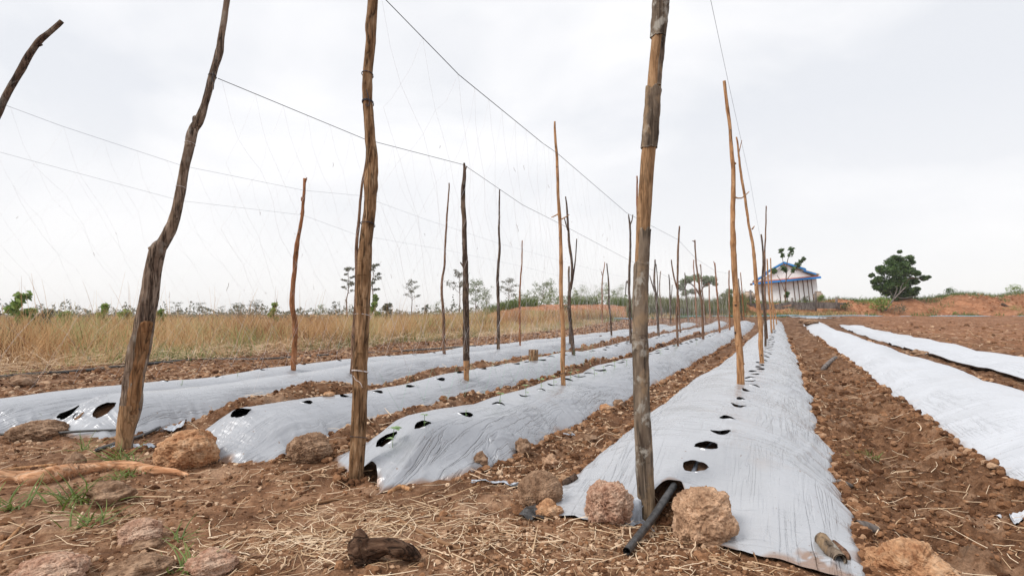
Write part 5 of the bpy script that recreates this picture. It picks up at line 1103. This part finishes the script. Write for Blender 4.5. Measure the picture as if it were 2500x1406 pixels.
# bare leaning sapling on the bank
p = hit(2166, 757); root = empty('dead_sapling', p, 'bare pale leaning sapling in front of the dark round tree', 'dead tree'); m = MB(); Y = p.y
for L_ in ([(2160,760,4),(2180,733,4),(2200,712,3),(2212,700,2)], [(2188,724,2.4),(2205,728,1.8),(2240,722,1)], [(2178,736,2.4),(2190,706,1.8),(2186,698,1.2)], [(2196,716,2),(2200,700,1.4),(2206,690,1)], [(2183,730,1.8),(2172,710,1.2)]):
    Q, par = resample(np.array([at(a, b_, Y) for a, b_, w_ in L_]), .08); m.tube(Q, np.interp(par, range(len(L_)), [w_*.5*Y/F_PX for *_, w_ in L_]), 6)
m.build('trunk', M['greywood'], root, origin=p)
p = hit(2455, 745); m = MB(); Y = p.y; Q, par = resample(np.array([at(a, b_, Y) for a, b_ in [(2446,741), (2458,750), (2470,757), (2478,760)]]), .05); m.tube(Q, np.interp(par, range(4), [.10, .17, .2, .12]), 9, disp=groove(5, .2))
tag(m.build('charred_log', M['barkdark'], origin=p), 'black charred log on the red bank at far right', 'log')
def low_shrub(x, Y, yt, w_, label, mat, seed):
    return tree(x, Y, yt, w_, label, 'shrub', mat, .9, name='shrub', cat='shrub', grp='bushes on the earth bank', seed=seed)
low_shrub(2318, 51, 704, 30, 'small leafy plant on the bank crest right of the dark round tree', 'leafd', 71)
low_shrub(2150, 46.2, 728, 66, 'green bush at the foot of the leaning bare sapling', 'leafg', 72)
low_shrub(2108, 47.5, 732, 40, 'green bush between the plank fence and the leaning bare sapling', 'leafg', 73)
low_shrub(2195, 45.8, 750, 54, 'low grey green bush right of the leaning bare sapling', 'leafr', 74)
low_shrub(2476, 50, 700, 50, 'yellowish bush on the bank crest at the right border', 'leafg', 75)
low_shrub(2062, 46.5, 742, 34, 'dark green bush at the right end of the plank fence', 'leafd', 76)
low_shrub(2330, 45.6, 762, 14, 'small isolated green plant low on the red bank', 'leafg', 77)
low_shrub(2470, 46, 754, 56, 'green bush around the charred log', 'leafg', 78)
low_shrub(1965, 50, 724, 22, 'weed clump at the wall foot of the house, right part', 'leafr', 79)
low_shrub(2005, 50.5, 720, 22, 'green weed clump below the right clay jar', 'leafg', 80)
low_shrub(1832, 50, 724, 26, 'brown green bush under the left clay jar', 'leafr', 81)
low_shrub(1385, 38, 742, 20, 'dark bush on the low red bank beside the forked grey pole', 'leafd', 82)

# ------------------------------------------------------------------ house
HY_ = 52.0; kx = HY_/F_PX
hp = at(1924, 738, HY_); root = empty('wooden_house', hp, 'small white plank house with blue trimmed gable roof at the end of the rows', 'house'); root.rotation_euler = (0, R(-4.6), R(-23))
def hb(name, mat, boxes, parent=root, polys=()):
    m = MB()
    for lo, hi in boxes: m.box(lo, hi)
    for V, q, t in polys: m.add(V, q, t)
    return m.build(name, mat, parent, smooth=False)
def prism(pts, y0, y1):
    "polygon in x,z extruded along y"
    n = len(pts); V = [(x, y0, z) for x, z in pts]+[(x, y1, z) for x, z in pts]
    t = [(0, i, i+1) for i in range(1, n-1)]+[(n, n+i+1, n+i) for i in range(1, n-1)]
    return V, [(i, n+i, n+(i+1) % n, (i+1) % n) for i in range(n)], t
W2 = 2.56; WH = 2.20; AP = 3.72
bd = []
xs = -W2; i = 0
while xs < W2-.01:
    w_ = .30+.05*((i*7) % 3); x1 = min(xs+w_, W2); bd.append(((xs+.006, -.02+.012*(i % 2), -.6), (x1-.006, .02+.012*(i % 2), WH))); xs = x1; i += 1
hb('wall', M['housew'], bd+[((-W2, .04, -.6), (-W2+.06, 4.6, WH)), ((W2-.06, .04, -.6), (W2, 4.6, WH)), ((-W2+.06, 4.54, -.6), (W2-.06, 4.6, WH)), ((-W2+.06, .05, -.6), (W2-.06, .07, WH))])
for i, x in enumerate([-.62, -.05, .62, 1.0, 1.42, 1.80, 2.12, -1.9]): hb('batten', M['batten'], [((x-.035, -.05, -.5), (x+.035, -.021, WH-.02))])
gb = []
for i in range(6):
    z0 = WH+.02+i*.24; z1 = z0+.235; hwz = lambda z: max(.05, 2.45*(AP-.12-z)/(AP-WH)); gb.append(prism([(-hwz(z0), z0), (hwz(z0), z0), (hwz(z1), z1), (-hwz(z1), z1)], -.03+.008*(i % 2), .03))
hb('gable_wall', M['housew'], [], polys=gb)
def slope(x0, z0, x1, z1, th, y0, y1): return prism([(x0, z0), (x1, z1), (x1, z1+th), (x0, z0+th)], y0, y1)
rf = hb('roof', M['tin'], [], polys=[slope(-1.75, 2.98, 0, AP+.10, .05, -.35, 4.9), slope(0, AP+.10, 1.75, 2.98, .05, -.35, 4.9), slope(-2.85, 2.30, -1.6, 2.86, .05, -.35, 4.9), slope(1.6, 2.86, 2.85, 2.30, .05, -.35, 4.9)])
hb('fascia', M['blue'], [], rf, [slope(-1.78, 2.80, 0, AP-.06, .155, -.39, -.355), slope(0, AP-.06, 1.78, 2.80, .155, -.39, -.355), slope(-2.55, 2.30, -1.55, 2.72, .13, -.44, -.395), slope(1.55, 2.72, 2.55, 2.30, .13, -.44, -.395)])
sk = hb('skirt_roof', M['rust'], [], polys=[([(-W2-.3, -.62, 2.12), (W2+.3, -.62, 2.12), (W2+.1, -.04, 2.25), (-W2-.1, -.04, 2.25), (-W2-.3, -.62, 2.09), (W2+.3, -.62, 2.09), (W2+.1, -.04, 2.22), (-W2-.1, -.04, 2.22)], [(0, 1, 2, 3), (7, 6, 5, 4), (0, 4, 5, 1), (1, 5, 6, 2), (3, 7, 4, 0)], [])])
hb('fascia', M['blue'], [((-W2-.32, -.66, 1.93), (W2+.32, -.625, 2.11))], sk)
hb('beam_end', M['batten'], [((-W2-.55, -.5, 1.9), (-W2-.33, -.2, 2.06))])
# clay jars
for x, y, label in ((1998, 735, 'pale clay jar at the right corner of the house'), (1829, 734, 'brown bellied clay jar left of the house behind the poles')):
    q = at(x, y, 51); m = MB(); w_ = .40; m.lathe([(.16, -.1), (.26, .0), (.38, .22), (.43, .45), (.38, .66), (.26, .78), (.22, .80), (.27, .86), (.27, .90), (.20, .90), (.19, .6)], 22); o = m.build('clay_jar', M['clay']); o.location = (q.x, q.y, q.z); tag(o, label, 'jar', 'clay jars beside the house')
    if x < 1900: o.scale = (1.35, 1.35, .95)
# plank fence
p = at(1940, 752, 46.5); root = empty('plank_fence', p, 'low fence of grey weathered planks before the house', 'fence'); m = MB(); kk = 46.5/F_PX
for (x0, y0, x1, y1, h) in [(1815,743,1905,748,9),(1815,754,1905,750,9),(1895,747,1938,738,8),(1895,755,1940,750,9),(1936,741,1990,744,9),(1936,751,1992,752,9),(1978,740,2052,742,7),(1980,748,2052,750,9),(2046,742,2066,741,5)]:
    a, b_ = at(x0, y0, 46.5), at(x1, y1, 46.5); t = .04; hh = h*.5*kk; j = random.random()*.06
    V = [(a.x, a.y+j, a.z-hh), (b_.x, b_.y+j, b_.z-hh), (b_.x, b_.y+j, b_.z+hh), (a.x, a.y+j, a.z+hh)]; V = V+[(x, y+t, z) for x, y, z in V]
    mm = MB(); mm.add(V, [(0,1,2,3),(5,4,7,6),(0,4,5,1),(1,5,6,2),(2,6,7,3),(3,7,4,0)]); mm.build('plank', M['greywood'], root, smooth=False, origin=p)
for x, y0, y1 in [(1935,760,727),(1992,760,713),(2043,754,725),(1833,760,708)]:
    a, b_ = at(x, y0, 46.3), at(x-1, y1, 46.3); mm = MB(); mm.tube(np.array([a, (a+b_)/2, b_]), .085, 8, disp=groove(int(x), .1)); mm.build('post', M['greywood'], root, origin=p)
# blue water pipe along the far end
P = np.array([hit(x, y) for x, y in [(1560,787),(1640,786),(1760,781),(1900,776),(2000,775),(2100,774),(2250,774),(2400,774),(2520,774)]])
P = np.array([[x, y, gz(x, y)+.05] for x, y in [((a-CX)/F_PX*d_, d_) for a, d_ in [(1500,34.5),(1640,37.5),(1760,40),(1900,41.2),(2000,41.5),(2100,41.5),(2250,41.5),(2400,41.5),(2560,41.5),(2900,41.5)]]])
Q, _ = resample(P, .5); Q[:, 2] = base(Q[:, 0], Q[:, 1])+.085+.05*fbm(Q[:, 0]*.35, Q[:, 1]*0, 5, 2); m = MB(); m.tube(Q, .028, 8); tag(m.build('water_pipe', M['bluep']), 'long pale blue water pipe lying across the far end of the field', 'pipe')

# ------------------------------------------------------------------ thin haze over the plain
hz = bpy.data.materials.new('haze'); hz.use_nodes = True; nt = hz.node_tree; nt.nodes.clear(); o_ = nt.nodes.new('ShaderNodeOutputMaterial'); pv = nt.nodes.new('ShaderNodeVolumePrincipled')
pv.inputs['Density'].default_value = .0006; pv.inputs['Color'].default_value = (1, 1, 1, 1); pv.inputs['Anisotropy'].default_value = .2; nt.links.new(pv.outputs[0], o_.inputs['Volume'])
m = MB(); m.box((-640, -640, -1.6), (640, 640, 10)); tag(m.build('haze', hz, smooth=False), kind='stuff')
